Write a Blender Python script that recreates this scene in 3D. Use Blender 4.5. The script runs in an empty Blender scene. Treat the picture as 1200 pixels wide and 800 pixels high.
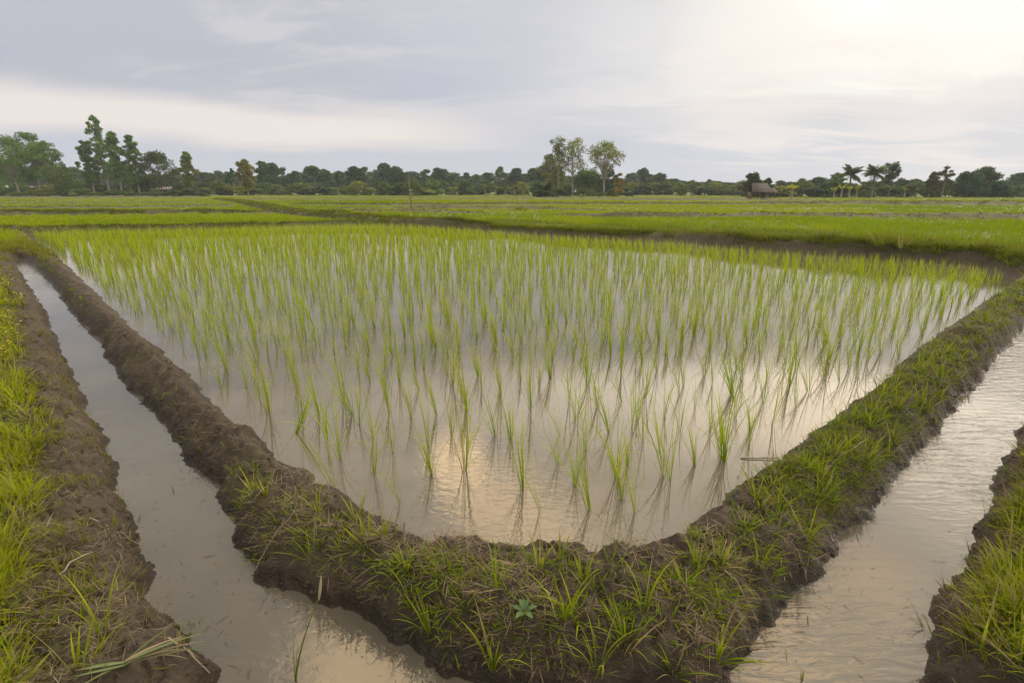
import bpy, math, random
import numpy as np
from math import radians as R, pi, sin, cos, tan, atan2, sqrt
from mathutils import Vector, Matrix

rng = np.random.default_rng(7)
random.seed(7)
scene = bpy.context.scene
COL = scene.collection

# ------------------------------------------------------------------ camera maths
FPX, CX, CY, H_CAM, HOR = 600.0, 600.0, 400.0, 1.4, 223.0
PITCH = math.atan((CY - HOR) / FPX)
CP, SP = cos(PITCH), sin(PITCH)
ZD = -0.10                                   # ditch water level (paddy water is z = 0)


def ray(px, py):
    u, v = (px - CX) / FPX, (CY - py) / FPX
    return u, CP + v * SP, -SP + v * CP


def gp(px, py, z=0.0):
    """point of the photograph -> point on the level z"""
    dx, dy, dz = ray(px, py)
    t = (z - H_CAM) / dz
    return (dx * t, dy * t)


def at_dist(px, py, d):
    dx, dy, dz = ray(px, py)
    t = d / dy
    return dx * t, d, H_CAM + dz * t


# ------------------------------------------------------------------ numpy noise
def _hash(ix, iy, s):
    h = (ix.astype(np.int64) * 374761393 + iy.astype(np.int64) * 668265263 + s * 974634277) & 0xFFFFFFFF
    h = ((h ^ (h >> 13)) * 1274126177) & 0xFFFFFFFF
    h = h ^ (h >> 16)
    return (h & 0xFFFFFF) / float(0xFFFFFF)


def vnoise(x, y, s=0):
    ix, iy = np.floor(x), np.floor(y)
    fx, fy = x - ix, y - iy
    ux, uy = fx * fx * fx * (fx * (fx * 6 - 15) + 10), fy * fy * fy * (fy * (fy * 6 - 15) + 10)
    a, b = _hash(ix, iy, s), _hash(ix + 1, iy, s)
    c, d = _hash(ix, iy + 1, s), _hash(ix + 1, iy + 1, s)
    return (a + (b - a) * ux) * (1 - uy) + (c + (d - c) * ux) * uy


def fbm(x, y, s=0, o=4, g=0.5):
    r, a, t = 0, 1.0, 0
    for k in range(o):
        r = r + a * vnoise(x * 2 ** k + 17.3 * k, y * 2 ** k - 9.1 * k, s + k)
        t += a
        a *= g
    return r / t


def worley(x, y, s=0):
    ix, iy = np.floor(x), np.floor(y)
    best = np.full(x.shape, 9.0)
    for i in (-1, 0, 1):
        for j in (-1, 0, 1):
            cx, cy = ix + i, iy + j
            px, py = cx + _hash(cx, cy, s), cy + _hash(cx, cy, s + 5)
            best = np.minimum(best, (px - x) ** 2 + (py - y) ** 2)
    return np.sqrt(best)


def sstep(a, b, x):
    t = np.clip((x - a) / (b - a), 0, 1)
    return t * t * (3 - 2 * t)


# ------------------------------------------------------------------ plan of the place
INNER_LEFT = [gp(x, y, 0.0) for x, y in [(36, 281), (50, 291), (68, 303), (95, 328), (130, 361), (165, 394), (215, 439), (262, 484), (284, 506),
              (306, 516), (325, 536), (357, 556), (369, 574), (396, 579), (418, 597), (446, 611)]]
INNER_FRONT = [gp(x, y, 0.03) for x, y in [(476, 614), (504, 629), (545, 635), (600, 640), (650, 645), (700, 645), (746, 637), (766, 627), (789, 622),
               (806, 612), (824, 601), (861, 577), (882, 559), (914, 535), (934, 516), (950, 506), (968, 498), (977, 485), (995, 470), (1024, 454),
               (1044, 441), (1055, 428), (1067, 411), (1092, 396), (1132, 369), (1153, 354), (1176, 340)]]
BACK = [gp(x, y, 0.0) for x, y in [(1200, 325), (1150, 313), (1100, 308), (1000, 302), (900, 296), (800, 286), (700, 281), (650, 278), (560, 270), (490, 266),
        (430, 266), (300, 269), (150, 272), (30, 275)]]
PADDY = np.array(INNER_LEFT + INNER_FRONT + BACK)
FRONT_EDGE = INNER_LEFT + INNER_FRONT

DIN_L = [gp(x, y, 0.0) for x, y in [(36, 303), (63, 330), (84, 358), (112, 386), (133, 414), (150, 442), (175, 461), (201, 496), (212, 521), (245, 549), (267, 583),
         (270, 618)]]
DIN_F = [gp(x, y, ZD) for x, y in [(285, 648), (307, 683), (350, 697), (400, 720), (420, 727), (467, 753), (493, 770), (533, 793), (580, 812), (650, 828), (720, 832),
         (790, 824), (840, 808), (871, 785), (901, 732), (912, 710), (950, 687), (957, 661), (1002, 624), (1025, 594), (1055, 560), (1085, 519),
         (1115, 483), (1143, 451), (1171, 416), (1200, 388), (1250, 352), (1310, 318)]]
DIN = DIN_L + DIN_F
DOUT_R = [gp(x, y, ZD) for x, y in [(1390, 345), (1310, 405), (1240, 470), (1197, 507), (1170, 556), (1164, 586), (1149, 616), (1134, 646), (1126, 676), (1107, 702),
          (1089, 736), (1081, 762), (1077, 796)]]
DOUT_B = [(1.35, 0.85), (0.9, 0.55), (0.2, 0.42), (-0.5, 0.5), (-0.95, 0.8)]
DOUT_L = [gp(x, y, ZD) for x, y in [(247, 793), (220, 760), (207, 740), (190, 717), (183, 690), (173, 657), (163, 633), (157, 607), (137, 580), (133, 553), (129, 525),
          (121, 504), (105, 490), (98, 469), (84, 441), (70, 413), (58, 378), (37, 343), (16, 309), (22, 301)]]
DITCH = np.array(DIN + DOUT_R + DOUT_B + DOUT_L)
BUND = np.array(DIN + FRONT_EDGE[::-1])


def seg_dist(X, Y, P, closed=False, want_t=False):
    P = np.asarray(P, float)
    Q = np.roll(P, -1, 0) if closed else P[1:]
    A = P if closed else P[:-1]
    best = np.full(X.shape, 1e18)
    tt = np.zeros(X.shape)
    for k, ((ax, ay), (bx, by)) in enumerate(zip(A, Q)):
        vx, vy = bx - ax, by - ay
        L = vx * vx + vy * vy + 1e-12
        t = np.clip(((X - ax) * vx + (Y - ay) * vy) / L, 0, 1)
        d = (X - ax - t * vx) ** 2 + (Y - ay - t * vy) ** 2
        if want_t:
            tt = np.where(d < best, k + t, tt)
        best = np.minimum(best, d)
    d = np.sqrt(best)
    return (d, tt) if want_t else d


def inside(X, Y, P):
    P = np.asarray(P, float)
    r = np.zeros(X.shape, bool)
    Q = np.roll(P, -1, 0)
    for (ax, ay), (bx, by) in zip(P, Q):
        if ay == by:
            continue
        c = (ay > Y) != (by > Y)
        r ^= c & (X < (bx - ax) * (Y - ay) / (by - ay) + ax)
    return r


# low earth bunds between the fields beyond: (pixels on the photograph, half width, height along it)
def line(pts, z=0.1):
    return [gp(x, y, z) for x, y in pts]


def offset(P, o):
    P = np.array(P)
    t = np.gradient(P, axis=0); t /= np.linalg.norm(t, axis=1)[:, None]
    return [tuple(v) for v in P + np.stack([t[:, 1], -t[:, 0]], 1) * o]


BUNDS = [
    (offset(BACK[9:], .40) + [(-30.0, 19.6)], .26, [.12, .13, .14, .14, .14, .14]),
    ([(12.5, 8.6)] + offset(BACK[:10], .52), .40, [.14, .17, .18, .19, .18, .17, .16, .14, .12, .11, .11]),
    (line([(255, 233), (282, 236.5), (345, 249), (400, 254), (462, 258.5), (500, 259.5), (560, 263)], .2), .6, [.2, .28, .30, .30, .28, .26, .2]),
    (line([(-300, 252), (0, 251.5), (130, 251), (230, 249.5), (330, 249)], .15), .6, [.27, .27, .27, .24, .16]),
    (line([(-300, 244.5), (0, 244), (150, 243.5), (270, 241)], .15), .5, [.2, .2, .2, .16]),
    (line([(-300, 239), (0, 239), (230, 237.5)], .15), .5, [.18, .18, .18]),
    (line([(-300, 231.5), (0, 231.3), (120, 231.5), (225, 231.3)], .2), 1.6, [.35, .35, .35, .3]),
    (line([(290, 233.2), (400, 233), (560, 232.5), (640, 232.5), (780, 234.3), (950, 235.3)], .2), 1.0, [.22, .22, .22, .34, .34, .3]),
    (line([(350, 238.5), (480, 239.5), (640, 238.5), (850, 238.6), (950, 238.6), (1000, 239), (1300, 240.5)], .2), .9, [.16, .2, .2, .18, .3, .42, .42]),
    (line([(400, 244), (470, 244), (548, 244.5), (620, 244), (700, 246)], .15), .6, [.1, .2, .26, .2, .08]),
    (line([(420, 247), (500, 248), (560, 249)], .15), .5, [.12, .22, .1]),
    (line([(660, 251.5), (720, 254), (800, 253.5), (900, 252), (1000, 253), (1100, 255), (1300, 257)], .15), .55, [.1, .28, .22, .18, .22, .28, .28]),
]


def field_bunds(X, Y):
    z = np.zeros(X.shape)
    near = np.full(X.shape, 99.0)
    for P, hw, hs in BUNDS:
        P = np.asarray(P)
        lo, hi = P.min(0) - 3, P.max(0) + 3
        m = (X > lo[0]) & (X < hi[0]) & (Y > lo[1]) & (Y < hi[1])
        if not m.any():
            continue
        x, y = X[m], Y[m]
        wx = x + (vnoise(x * .7, y * .7, 3) - .5) * .35
        wy = y + (vnoise(x * .7, y * .7, 8) - .5) * .35
        d, t = seg_dist(wx, wy, P, want_t=True)
        h = np.interp(t, np.arange(len(hs)), hs) * (.75 + .5 * vnoise(x * .9, y * .9, 5))
        b = h * np.exp(-(d / hw) ** 4)
        z[m] = np.maximum(z[m], b)
        near[m] = np.minimum(near[m], d / hw)
    return z, near


def ground_z(X, Y, full=False):
    X, Y = np.asarray(X, float), np.asarray(Y, float)
    r = np.hypot(X, Y)
    nearm = r < 45
    a = np.full(X.shape, 30.0)
    b = np.full(X.shape, 30.0)
    x, y = X[nearm], Y[nearm]
    if x.size:
        wob = (fbm(x * 5, y * 5, 11, 3) - .5) * .10 + (vnoise(x * 28, y * 28, 21) - .5) * .022
        da = seg_dist(x, y, PADDY, True)
        a[nearm] = np.where(inside(x, y, PADDY), -da, da) + wob
        db = seg_dist(x, y, DITCH, True)
        b[nearm] = np.where(inside(x, y, DITCH), -db, db) + wob
    big = fbm(X * 1.3, Y * 1.3, 31, 3) - .5
    H = .125 + big * .08
    H = np.where(r > 16, H * .5 + .03, H)
    wa = .13 + .08 * vnoise(X * 2.1, Y * 2.1, 41)
    wb = .17 + .12 * vnoise(X * 1.7, Y * 1.7, 43)
    ra = 1 - (1 - np.clip(a / wa, 0, 1)) ** 2
    rb = 1 - (1 - np.clip(b / wb, 0, 1)) ** 2.2
    A = np.where(a > 0, H * ra, -.07 * sstep(0, .2, -a))
    B = np.where(b > 0, ZD + (H - ZD) * rb, ZD - .08 * sstep(0, .2, -b))
    k = .03
    h = np.clip(.5 + .5 * (B - A) / k, 0, 1)
    z = B * (1 - h) + A * h - k * h * (1 - h)
    dry = sstep(-.02, .12, np.minimum(a, b))
    # clods, crumbs and lumps of dug mud
    n = (fbm(X * 6, Y * 6, 51, 3) - .5) * .085
    w = worley(X * 11 + 2 * big, Y * 11, 61)
    n += (.42 - w) * .052 * sstep(.25, .6, vnoise(X * 2.4, Y * 2.4, 66))
    w2 = worley(X * 27, Y * 27, 71)
    n += (.42 - w2) * .026 * sstep(.2, .6, vnoise(X * 5, Y * 5, 67))
    n += (fbm(X * 40, Y * 40, 81, 3) - .5) * .022
    wx, wy = X + .10 * (fbm(X * 4, Y * 4, 201, 2) - .5), Y + .10 * (fbm(X * 4, Y * 4, 207, 2) - .5)
    cr = np.abs(fbm(wx * 5.5, wy * 5.5, 211, 3) - .5)
    n -= .030 * (1 - np.clip(cr * 16, 0, 1))
    cr2 = np.abs(fbm(wx * 15, wy * 15, 221, 2) - .5)
    n -= .014 * (1 - np.clip(cr2 * 12, 0, 1))
    fade = np.clip(1.45 - r / 17, .12, 1)
    z = z + n * dry * fade
    fb, fnear = field_bunds(X, Y)
    z = z + fb * sstep(-.05, .3, a)
    if full:
        return z, a, b, fb, fnear
    return z


# ------------------------------------------------------------------ materials
def new_mat(name):
    m = bpy.data.materials.new(name)
    m.use_nodes = True
    nt = m.node_tree
    nt.nodes.clear()
    return m, nt, nt.nodes, nt.links


def leaf_mat(name, trans=.4, rough=.5, spec=.25, hue=0.0):
    m, nt, N, L = new_mat(name)
    at = N.new('ShaderNodeAttribute'); at.attribute_name = 'col'
    info = N.new('ShaderNodeObjectInfo')
    hsv = N.new('ShaderNodeHueSaturation')
    mr = N.new('ShaderNodeMapRange'); mr.inputs['To Min'].default_value = 1 - .22 * (hue > 0); mr.inputs['To Max'].default_value = 1 + .22 * (hue > 0)
    L.new(info.outputs['Random'], mr.inputs['Value'])
    L.new(mr.outputs[0], hsv.inputs['Value'])
    L.new(at.outputs['Color'], hsv.inputs['Color'])
    p = N.new('ShaderNodeBsdfPrincipled')
    p.inputs['Roughness'].default_value = rough
    p.inputs['Specular IOR Level'].default_value = spec
    t = N.new('ShaderNodeBsdfTranslucent')
    mx = N.new('ShaderNodeMixShader'); mx.inputs[0].default_value = trans
    o = N.new('ShaderNodeOutputMaterial')
    L.new(hsv.outputs[0], p.inputs['Base Color']); L.new(hsv.outputs[0], t.inputs['Color'])
    L.new(p.outputs[0], mx.inputs[1]); L.new(t.outputs[0], mx.inputs[2]); L.new(mx.outputs[0], o.inputs[0])
    return m


def rough_mat(name, c0, c1, scale=6, rough=.8, bump=.3, bscale=30):
    m, nt, N, L = new_mat(name)
    tc = N.new('ShaderNodeTexCoord')
    n = N.new('ShaderNodeTexNoise'); n.inputs['Scale'].default_value = scale; n.inputs['Detail'].default_value = 5
    r = N.new('ShaderNodeValToRGB')
    r.color_ramp.elements[0].position = .3; r.color_ramp.elements[1].position = .7
    r.color_ramp.elements[0].color = (*c0, 1); r.color_ramp.elements[1].color = (*c1, 1)
    n2 = N.new('ShaderNodeTexNoise'); n2.inputs['Scale'].default_value = bscale; n2.inputs['Detail'].default_value = 4
    b = N.new('ShaderNodeBump'); b.inputs['Strength'].default_value = bump; b.inputs['Distance'].default_value = .02
    p = N.new('ShaderNodeBsdfPrincipled'); p.inputs['Roughness'].default_value = rough; p.inputs['Specular IOR Level'].default_value = .3
    o = N.new('ShaderNodeOutputMaterial')
    L.new(tc.outputs['Object'], n.inputs['Vector']); L.new(tc.outputs['Object'], n2.inputs['Vector'])
    L.new(n.outputs['Fac'], r.inputs[0]); L.new(r.outputs[0], p.inputs['Base Color'])
    L.new(n2.outputs['Fac'], b.inputs['Height']); L.new(b.outputs[0], p.inputs['Normal']); L.new(p.outputs[0], o.inputs[0])
    return m


def mud_mat():
    m, nt, N, L = new_mat('wet mud with ground cover')
    tc = N.new('ShaderNodeTexCoord')
    def noise(sc, det=6, ro=.6):
        n = N.new('ShaderNodeTexNoise'); n.inputs['Scale'].default_value = sc; n.inputs['Detail'].default_value = det; n.inputs['Roughness'].default_value = ro
        L.new(tc.outputs['Object'], n.inputs['Vector']); return n
    n1, n2, n3 = noise(2.2), noise(17), noise(75, 5, .65)
    r1 = N.new('ShaderNodeValToRGB'); e = r1.color_ramp.elements
    e[0].position, e[1].position = .3, .72
    e[0].color, e[1].color = (.032, .025, .018, 1), (.108, .084, .060, 1)
    mid = r1.color_ramp.elements.new(.52); mid.color = (.062, .048, .034, 1)
    ad = N.new('ShaderNodeMath'); ad.operation = 'MULTIPLY_ADD'; ad.inputs[1].default_value = .5
    L.new(n2.outputs['Fac'], ad.inputs[0])
    hf = N.new('ShaderNodeMath'); hf.operation = 'MULTIPLY'; hf.inputs[1].default_value = .5
    L.new(n1.outputs['Fac'], hf.inputs[0]); L.new(hf.outputs[0], ad.inputs[2]); L.new(ad.outputs[0], r1.inputs[0])
    # ground cover tint in the fields and on old banks
    at = N.new('ShaderNodeAttribute'); at.attribute_name = 'col'
    sep = N.new('ShaderNodeSeparateColor'); L.new(at.outputs['Color'], sep.inputs[0])
    rg = N.new('ShaderNodeValToRGB'); e = rg.color_ramp.elements
    e[0].position, e[1].position = .3, .7
    e[0].color, e[1].color = (.07, .10, .010, 1), (.15, .19, .014, 1)
    L.new(n1.outputs['Fac'], rg.inputs[0])
    mx = N.new('ShaderNodeMix'); mx.data_type = 'RGBA'
    L.new(sep.outputs[0], mx.inputs[0]); L.new(r1.outputs[0], mx.inputs[6]); L.new(rg.outputs[0], mx.inputs[7])
    # wet, darker mud at the waterline
    wet = N.new('ShaderNodeMix'); wet.data_type = 'RGBA'; wet.blend_type = 'MULTIPLY'
    wet.inputs[7].default_value = (.50, .48, .47, 1)
    L.new(sep.outputs[1], wet.inputs[0]); L.new(mx.outputs[2], wet.inputs[6])
    rr = N.new('ShaderNodeMapRange'); rr.inputs['To Min'].default_value = .78; rr.inputs['To Max'].default_value = .38
    L.new(sep.outputs[1], rr.inputs['Value'])
    b1 = N.new('ShaderNodeBump'); b1.inputs['Strength'].default_value = .8; b1.inputs['Distance'].default_value = .03
    b2 = N.new('ShaderNodeBump'); b2.inputs['Strength'].default_value = .8; b2.inputs['Distance'].default_value = .012
    L.new(n2.outputs['Fac'], b1.inputs['Height']); L.new(n3.outputs['Fac'], b2.inputs['Height']); L.new(b1.outputs[0], b2.inputs['Normal'])
    p = N.new('ShaderNodeBsdfPrincipled'); p.inputs['Specular IOR Level'].default_value = .25
    L.new(wet.outputs[2], p.inputs['Base Color']); L.new(rr.outputs[0], p.inputs['Roughness']); L.new(b2.outputs[0], p.inputs['Normal'])
    o = N.new('ShaderNodeOutputMaterial'); L.new(p.outputs[0], o.inputs[0])
    return m


def water_mat(name, c0, c1, wave, scale, stretch, rot, patch=None, fine=0.0):
    m, nt, N, L = new_mat(name)
    tc = N.new('ShaderNodeTexCoord')
    n = N.new('ShaderNodeTexNoise'); n.inputs['Scale'].default_value = 1.6; n.inputs['Detail'].default_value = 3
    L.new(tc.outputs['Object'], n.inputs['Vector'])
    r = N.new('ShaderNodeValToRGB'); e = r.color_ramp.elements
    e[0].position, e[1].position = .3, .7
    e[0].color, e[1].color = (*c0, 1), (*c1, 1)
    L.new(n.outputs['Fac'], r.inputs[0])
    mp = N.new('ShaderNodeMapping'); mp.inputs['Rotation'].default_value = (0, 0, rot); mp.inputs['Scale'].default_value = stretch
    L.new(tc.outputs['Object'], mp.inputs['Vector'])
    w = N.new('ShaderNodeTexNoise'); w.inputs['Scale'].default_value = scale; w.inputs['Detail'].default_value = 3; w.inputs['Distortion'].default_value = .6
    L.new(mp.outputs[0], w.inputs['Vector'])
    b = N.new('ShaderNodeBump'); b.inputs['Distance'].default_value = wave
    gate = N.new('ShaderNodeTexNoise'); gate.inputs['Scale'].default_value = .7; gate.inputs['Detail'].default_value = 2
    L.new(tc.outputs['Object'], gate.inputs['Vector'])
    gr = N.new('ShaderNodeMapRange'); gr.inputs['From Min'].default_value = .35; gr.inputs['From Max'].default_value = .65
    gr.inputs['To Min'].default_value = .06 if patch is None else .1
    L.new(gate.outputs['Fac'], gr.inputs['Value'])
    gout = gr.outputs[0]
    if patch:
        d = N.new('ShaderNodeVectorMath'); d.operation = 'DISTANCE'; d.inputs[1].default_value = (*patch, 0)
        L.new(tc.outputs['Object'], d.inputs[0])
        pr = N.new('ShaderNodeMapRange'); pr.inputs['From Min'].default_value = .2; pr.inputs['From Max'].default_value = 1.3
        pr.inputs['To Min'].default_value = 1; pr.inputs['To Max'].default_value = 0
        L.new(d.outputs['Value'], pr.inputs['Value'])
        mxm = N.new('ShaderNodeMath'); mxm.operation = 'MAXIMUM'
        sc = N.new('ShaderNodeMath'); sc.operation = 'MULTIPLY'; sc.inputs[1].default_value = .35
        L.new(gout, sc.inputs[0]); L.new(sc.outputs[0], mxm.inputs[0]); L.new(pr.outputs[0], mxm.inputs[1]); gout = mxm.outputs[0]
    L.new(gout, b.inputs['Strength'])
    L.new(w.outputs['Fac'], b.inputs['Height'])
    p = N.new('ShaderNodeBsdfPrincipled'); p.inputs['Roughness'].default_value = .03; p.inputs['IOR'].default_value = 1.5
    p.inputs['Specular IOR Level'].default_value = .5
    L.new(r.outputs[0], p.inputs['Base Color']); L.new(b.outputs[0], p.inputs['Normal'])
    o = N.new('ShaderNodeOutputMaterial'); L.new(p.outputs[0], o.inputs[0])
    return m


M_MUD = mud_mat()
M_GRASS = leaf_mat('grass blades', .42, .7, .05)
M_RICE = leaf_mat('rice leaves', .48, .7, .05)
M_TREE = leaf_mat('tree foliage', .3, .65, .08, 1)
M_DRY = leaf_mat('dry straw', .15, .8, .1)
M_BARK = rough_mat('grey brown bark', (.10, .08, .06), (.22, .18, .14), 3)
M_PALE = rough_mat('pale bark', (.17, .15, .12), (.34, .30, .25), 2)
M_THATCH = rough_mat('weathered thatch', (.042, .035, .031), (.10, .085, .074), 4, .9, .6, 14)
M_WOOD = rough_mat('old timber', (.09, .06, .04), (.2, .14, .09), 5)
M_TIN = rough_mat('rusty roof sheet', (.30, .24, .23), (.42, .36, .35), 2, .6)
M_W_PADDY = water_mat('muddy paddy water', (.082, .072, .055), (.124, .106, .079), .0013, 16, (1, 2.2, 1), 0, gp(575, 585, 0))
M_W_DITCH = water_mat('muddy ditch water', (.070, .066, .052), (.108, .096, .073), .003, 14, (1, 1.6, 1), .4)
M_W_RIGHT = water_mat('rippled ditch water', (.074, .064, .049), (.094, .081, .062), .010, 12, (.5, 1.9, 1), -.45)


# ------------------------------------------------------------------ mesh helpers
def mesh_np(name, V, quads=None, tris=None, col=None, mat=None, smooth=True):
    me = bpy.data.meshes.new(name)
    V = np.ascontiguousarray(V, np.float32)
    loops, starts, tot = [], [], 0
    if quads is not None and len(quads):
        q = np.asarray(quads, np.int32)
        loops.append(q.ravel()); starts.append(np.arange(len(q)) * 4); tot = q.size
    if tris is not None and len(tris):
        t = np.asarray(tris, np.int32)
        loops.append(t.ravel()); starts.append(tot + np.arange(len(t)) * 3)
    loops = np.concatenate(loops).astype(np.int32); starts = np.concatenate(starts).astype(np.int32)
    me.vertices.add(len(V)); me.vertices.foreach_set('co', V.ravel())
    me.loops.add(len(loops)); me.loops.foreach_set('vertex_index', loops)
    me.polygons.add(len(starts)); me.polygons.foreach_set('loop_start', starts)
    if col is not None:
        at = me.color_attributes.new('col', 'FLOAT_COLOR', 'POINT')
        c = np.ones((len(V), 4), np.float32); c[:, :3] = col
        at.data.foreach_set('color', c.ravel())
    if smooth:
        me.polygons.foreach_set('use_smooth', np.ones(len(starts), bool))
    me.update(calc_edges=True)
    if mat:
        me.materials.append(mat)
    return me


def link(name, me, parent=None):
    o = bpy.data.objects.new(name, me)
    COL.objects.link(o)
    if parent:
        o.parent = parent
    return o


def tag(o, label=None, cat=None, group=None, kind=None):
    if label: o['label'] = label
    if cat: o['category'] = cat
    if group: o['group'] = group
    if kind: o['kind'] = kind
    return o


def thing(name, label, cat, loc, rz=0, group=None):
    o = bpy.data.objects.new(name, None); COL.objects.link(o)
    o.empty_display_size = .2
    o.location = loc; o.rotation_euler = (0, 0, rz)
    return tag(o, label, cat, group)


def blades(base, az, L, W, lean, bend, nseg, c0, c1, twist=0.0, wprof=1.0):
    """N curved grass blades as strips; returns verts, quads, colours"""
    N = len(base)
    az, L, W, lean, bend = (np.broadcast_to(np.asarray(v, float), (N,)) for v in (az, L, W, lean, bend))
    dh = np.stack([np.cos(az), np.sin(az), np.zeros(N)], 1)
    tw = az + pi / 2 + (rng.random(N) - .5) * twist
    wd = np.stack([np.cos(tw), np.sin(tw), np.zeros(N)], 1)
    p = np.array(base, float)
    V = np.zeros((N, nseg + 1, 2, 3)); C = np.zeros((N, nseg + 1, 2, 3))
    for k in range(nseg + 1):
        t = k / nseg
        w = W * (np.interp(t, [0, .12, .45, 1], [.55, .85, 1, .06]) if wprof else 1 - .3 * t)
        V[:, k, 0] = p - wd * (w / 2)[:, None]; V[:, k, 1] = p + wd * (w / 2)[:, None]
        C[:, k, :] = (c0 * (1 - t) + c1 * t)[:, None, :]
        th = lean + bend * ((k + .5) / nseg) ** 1.5
        p = p + (L / nseg)[:, None] * (np.sin(th)[:, None] * dh + np.cos(th)[:, None] * np.array([0, 0, 1.0]))
    n2 = (nseg + 1) * 2
    q = []
    for k in range(nseg):
        q.append([2 * k, 2 * k + 1, 2 * k + 3, 2 * k + 2])
    q = np.array(q)
    Q = (np.arange(N)[:, None, None] * n2 + q[None]).reshape(-1, 4)
    return V.reshape(-1, 3), Q, C.reshape(-1, 3)


def merge(parts):
    Vs, Qs, Cs, n = [], [], [], 0
    for V, Q, C in parts:
        if len(V) == 0:
            continue
        Vs.append(V); Qs.append(Q + n); Cs.append(C); n += len(V)
    return np.concatenate(Vs), np.concatenate(Qs), np.concatenate(Cs)


def vary(c, n, v=.25, hue=.15):
    c = np.asarray(c, float)
    k = 1 + (rng.random((n, 1)) - .5) * 2 * v
    h = 1 + (rng.random((n, 3)) - .5) * 2 * hue * np.array([1, .35, .8])
    return np.clip(c[None] * k * h, .003, .9)


def tufts(P, nb, Lr, Wr, lean_r, bend_r, nseg, c0, c1, spread=.02, dry=.08, cdry=(.30, .23, .13), az=None, cv=.25, tip_dry=.0):
    """tufts of nb blades at points P (N,3)"""
    N = len(P)
    if N == 0:
        return np.zeros((0, 3)), np.zeros((0, 4), int), np.zeros((0, 3))
    idx = np.repeat(np.arange(N), nb)
    n = len(idx)
    a = rng.random(n) * 2 * pi if az is None else np.repeat(az, nb) + (rng.random(n) - .5) * 3
    base = P[idx].copy()
    rr = spread * np.sqrt(rng.random(n))
    base[:, 0] += np.cos(a) * rr; base[:, 1] += np.sin(a) * rr
    size = np.repeat(.65 + .7 * rng.random(N), nb)
    L = (Lr[0] + (Lr[1] - Lr[0]) * rng.random(n)) * size
    W = (Wr[0] + (Wr[1] - Wr[0]) * rng.random(n))
    lean = lean_r[0] + (lean_r[1] - lean_r[0]) * rng.random(n)
    bend = bend_r[0] + (bend_r[1] - bend_r[0]) * rng.random(n) ** 1.5
    tc = np.repeat(vary((1, 1, 1), N, cv, .16), nb, 0)
    C0, C1 = vary(c0, n, .15, .1) * tc, vary(c1, n, .2, .12) * tc
    d = rng.random(n) < dry
    C0[d] = vary(cdry, d.sum(), .3, .1); C1[d] = vary(cdry, d.sum(), .3, .1)
    if tip_dry:
        e = rng.random(n) < tip_dry
        C1[e] = vary((.34, .27, .12), e.sum(), .2, .1)
    return blades(base, a, L, W, lean, bend, nseg, C0, C1, 1.2)


def tube(path, rad, ns=7, cap=True):
    path = np.asarray(path, float); n = len(path)
    V, Q = [], []
    for i in range(n):
        t = path[min(i + 1, n - 1)] - path[max(i - 1, 0)]
        t /= np.linalg.norm(t) + 1e-9
        up = np.array([0, 0, 1.0]) if abs(t[2]) < .9 else np.array([1.0, 0, 0])
        u = np.cross(t, up); u /= np.linalg.norm(u); v = np.cross(t, u)
        for k in range(ns):
            th = 2 * pi * k / ns
            V.append(path[i] + rad[i] * (cos(th) * u + sin(th) * v))
    for i in range(n - 1):
        for k in range(ns):
            k2 = (k + 1) % ns
            Q.append([i * ns + k, i * ns + k2, (i + 1) * ns + k2, (i + 1) * ns + k])
    V = np.array(V)
    return V, np.array(Q), np.ones_like(V)


def boxes(items):
    """boxes (cx,cy,cz,sx,sy,sz[,rz]) -> verts, quads, cols"""
    out = []
    for it in items:
        cx, cy, cz, sx, sy, sz = it[:6]
        rz = it[6] if len(it) > 6 else 0
        v = np.array([[x * sx / 2, y * sy / 2, z * sz / 2] for z in (-1, 1) for y in (-1, 1) for x in (-1, 1)])
        c, s = cos(rz), sin(rz)
        v = np.stack([v[:, 0] * c - v[:, 1] * s, v[:, 0] * s + v[:, 1] * c, v[:, 2]], 1) + np.array([cx, cy, cz])
        out.append((v, np.array([[0, 2, 3, 1], [4, 5, 7, 6], [0, 1, 5, 4], [2, 6, 7, 3], [1, 3, 7, 5], [0, 4, 6, 2]]), np.ones_like(v)))
    return merge(out)


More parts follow.
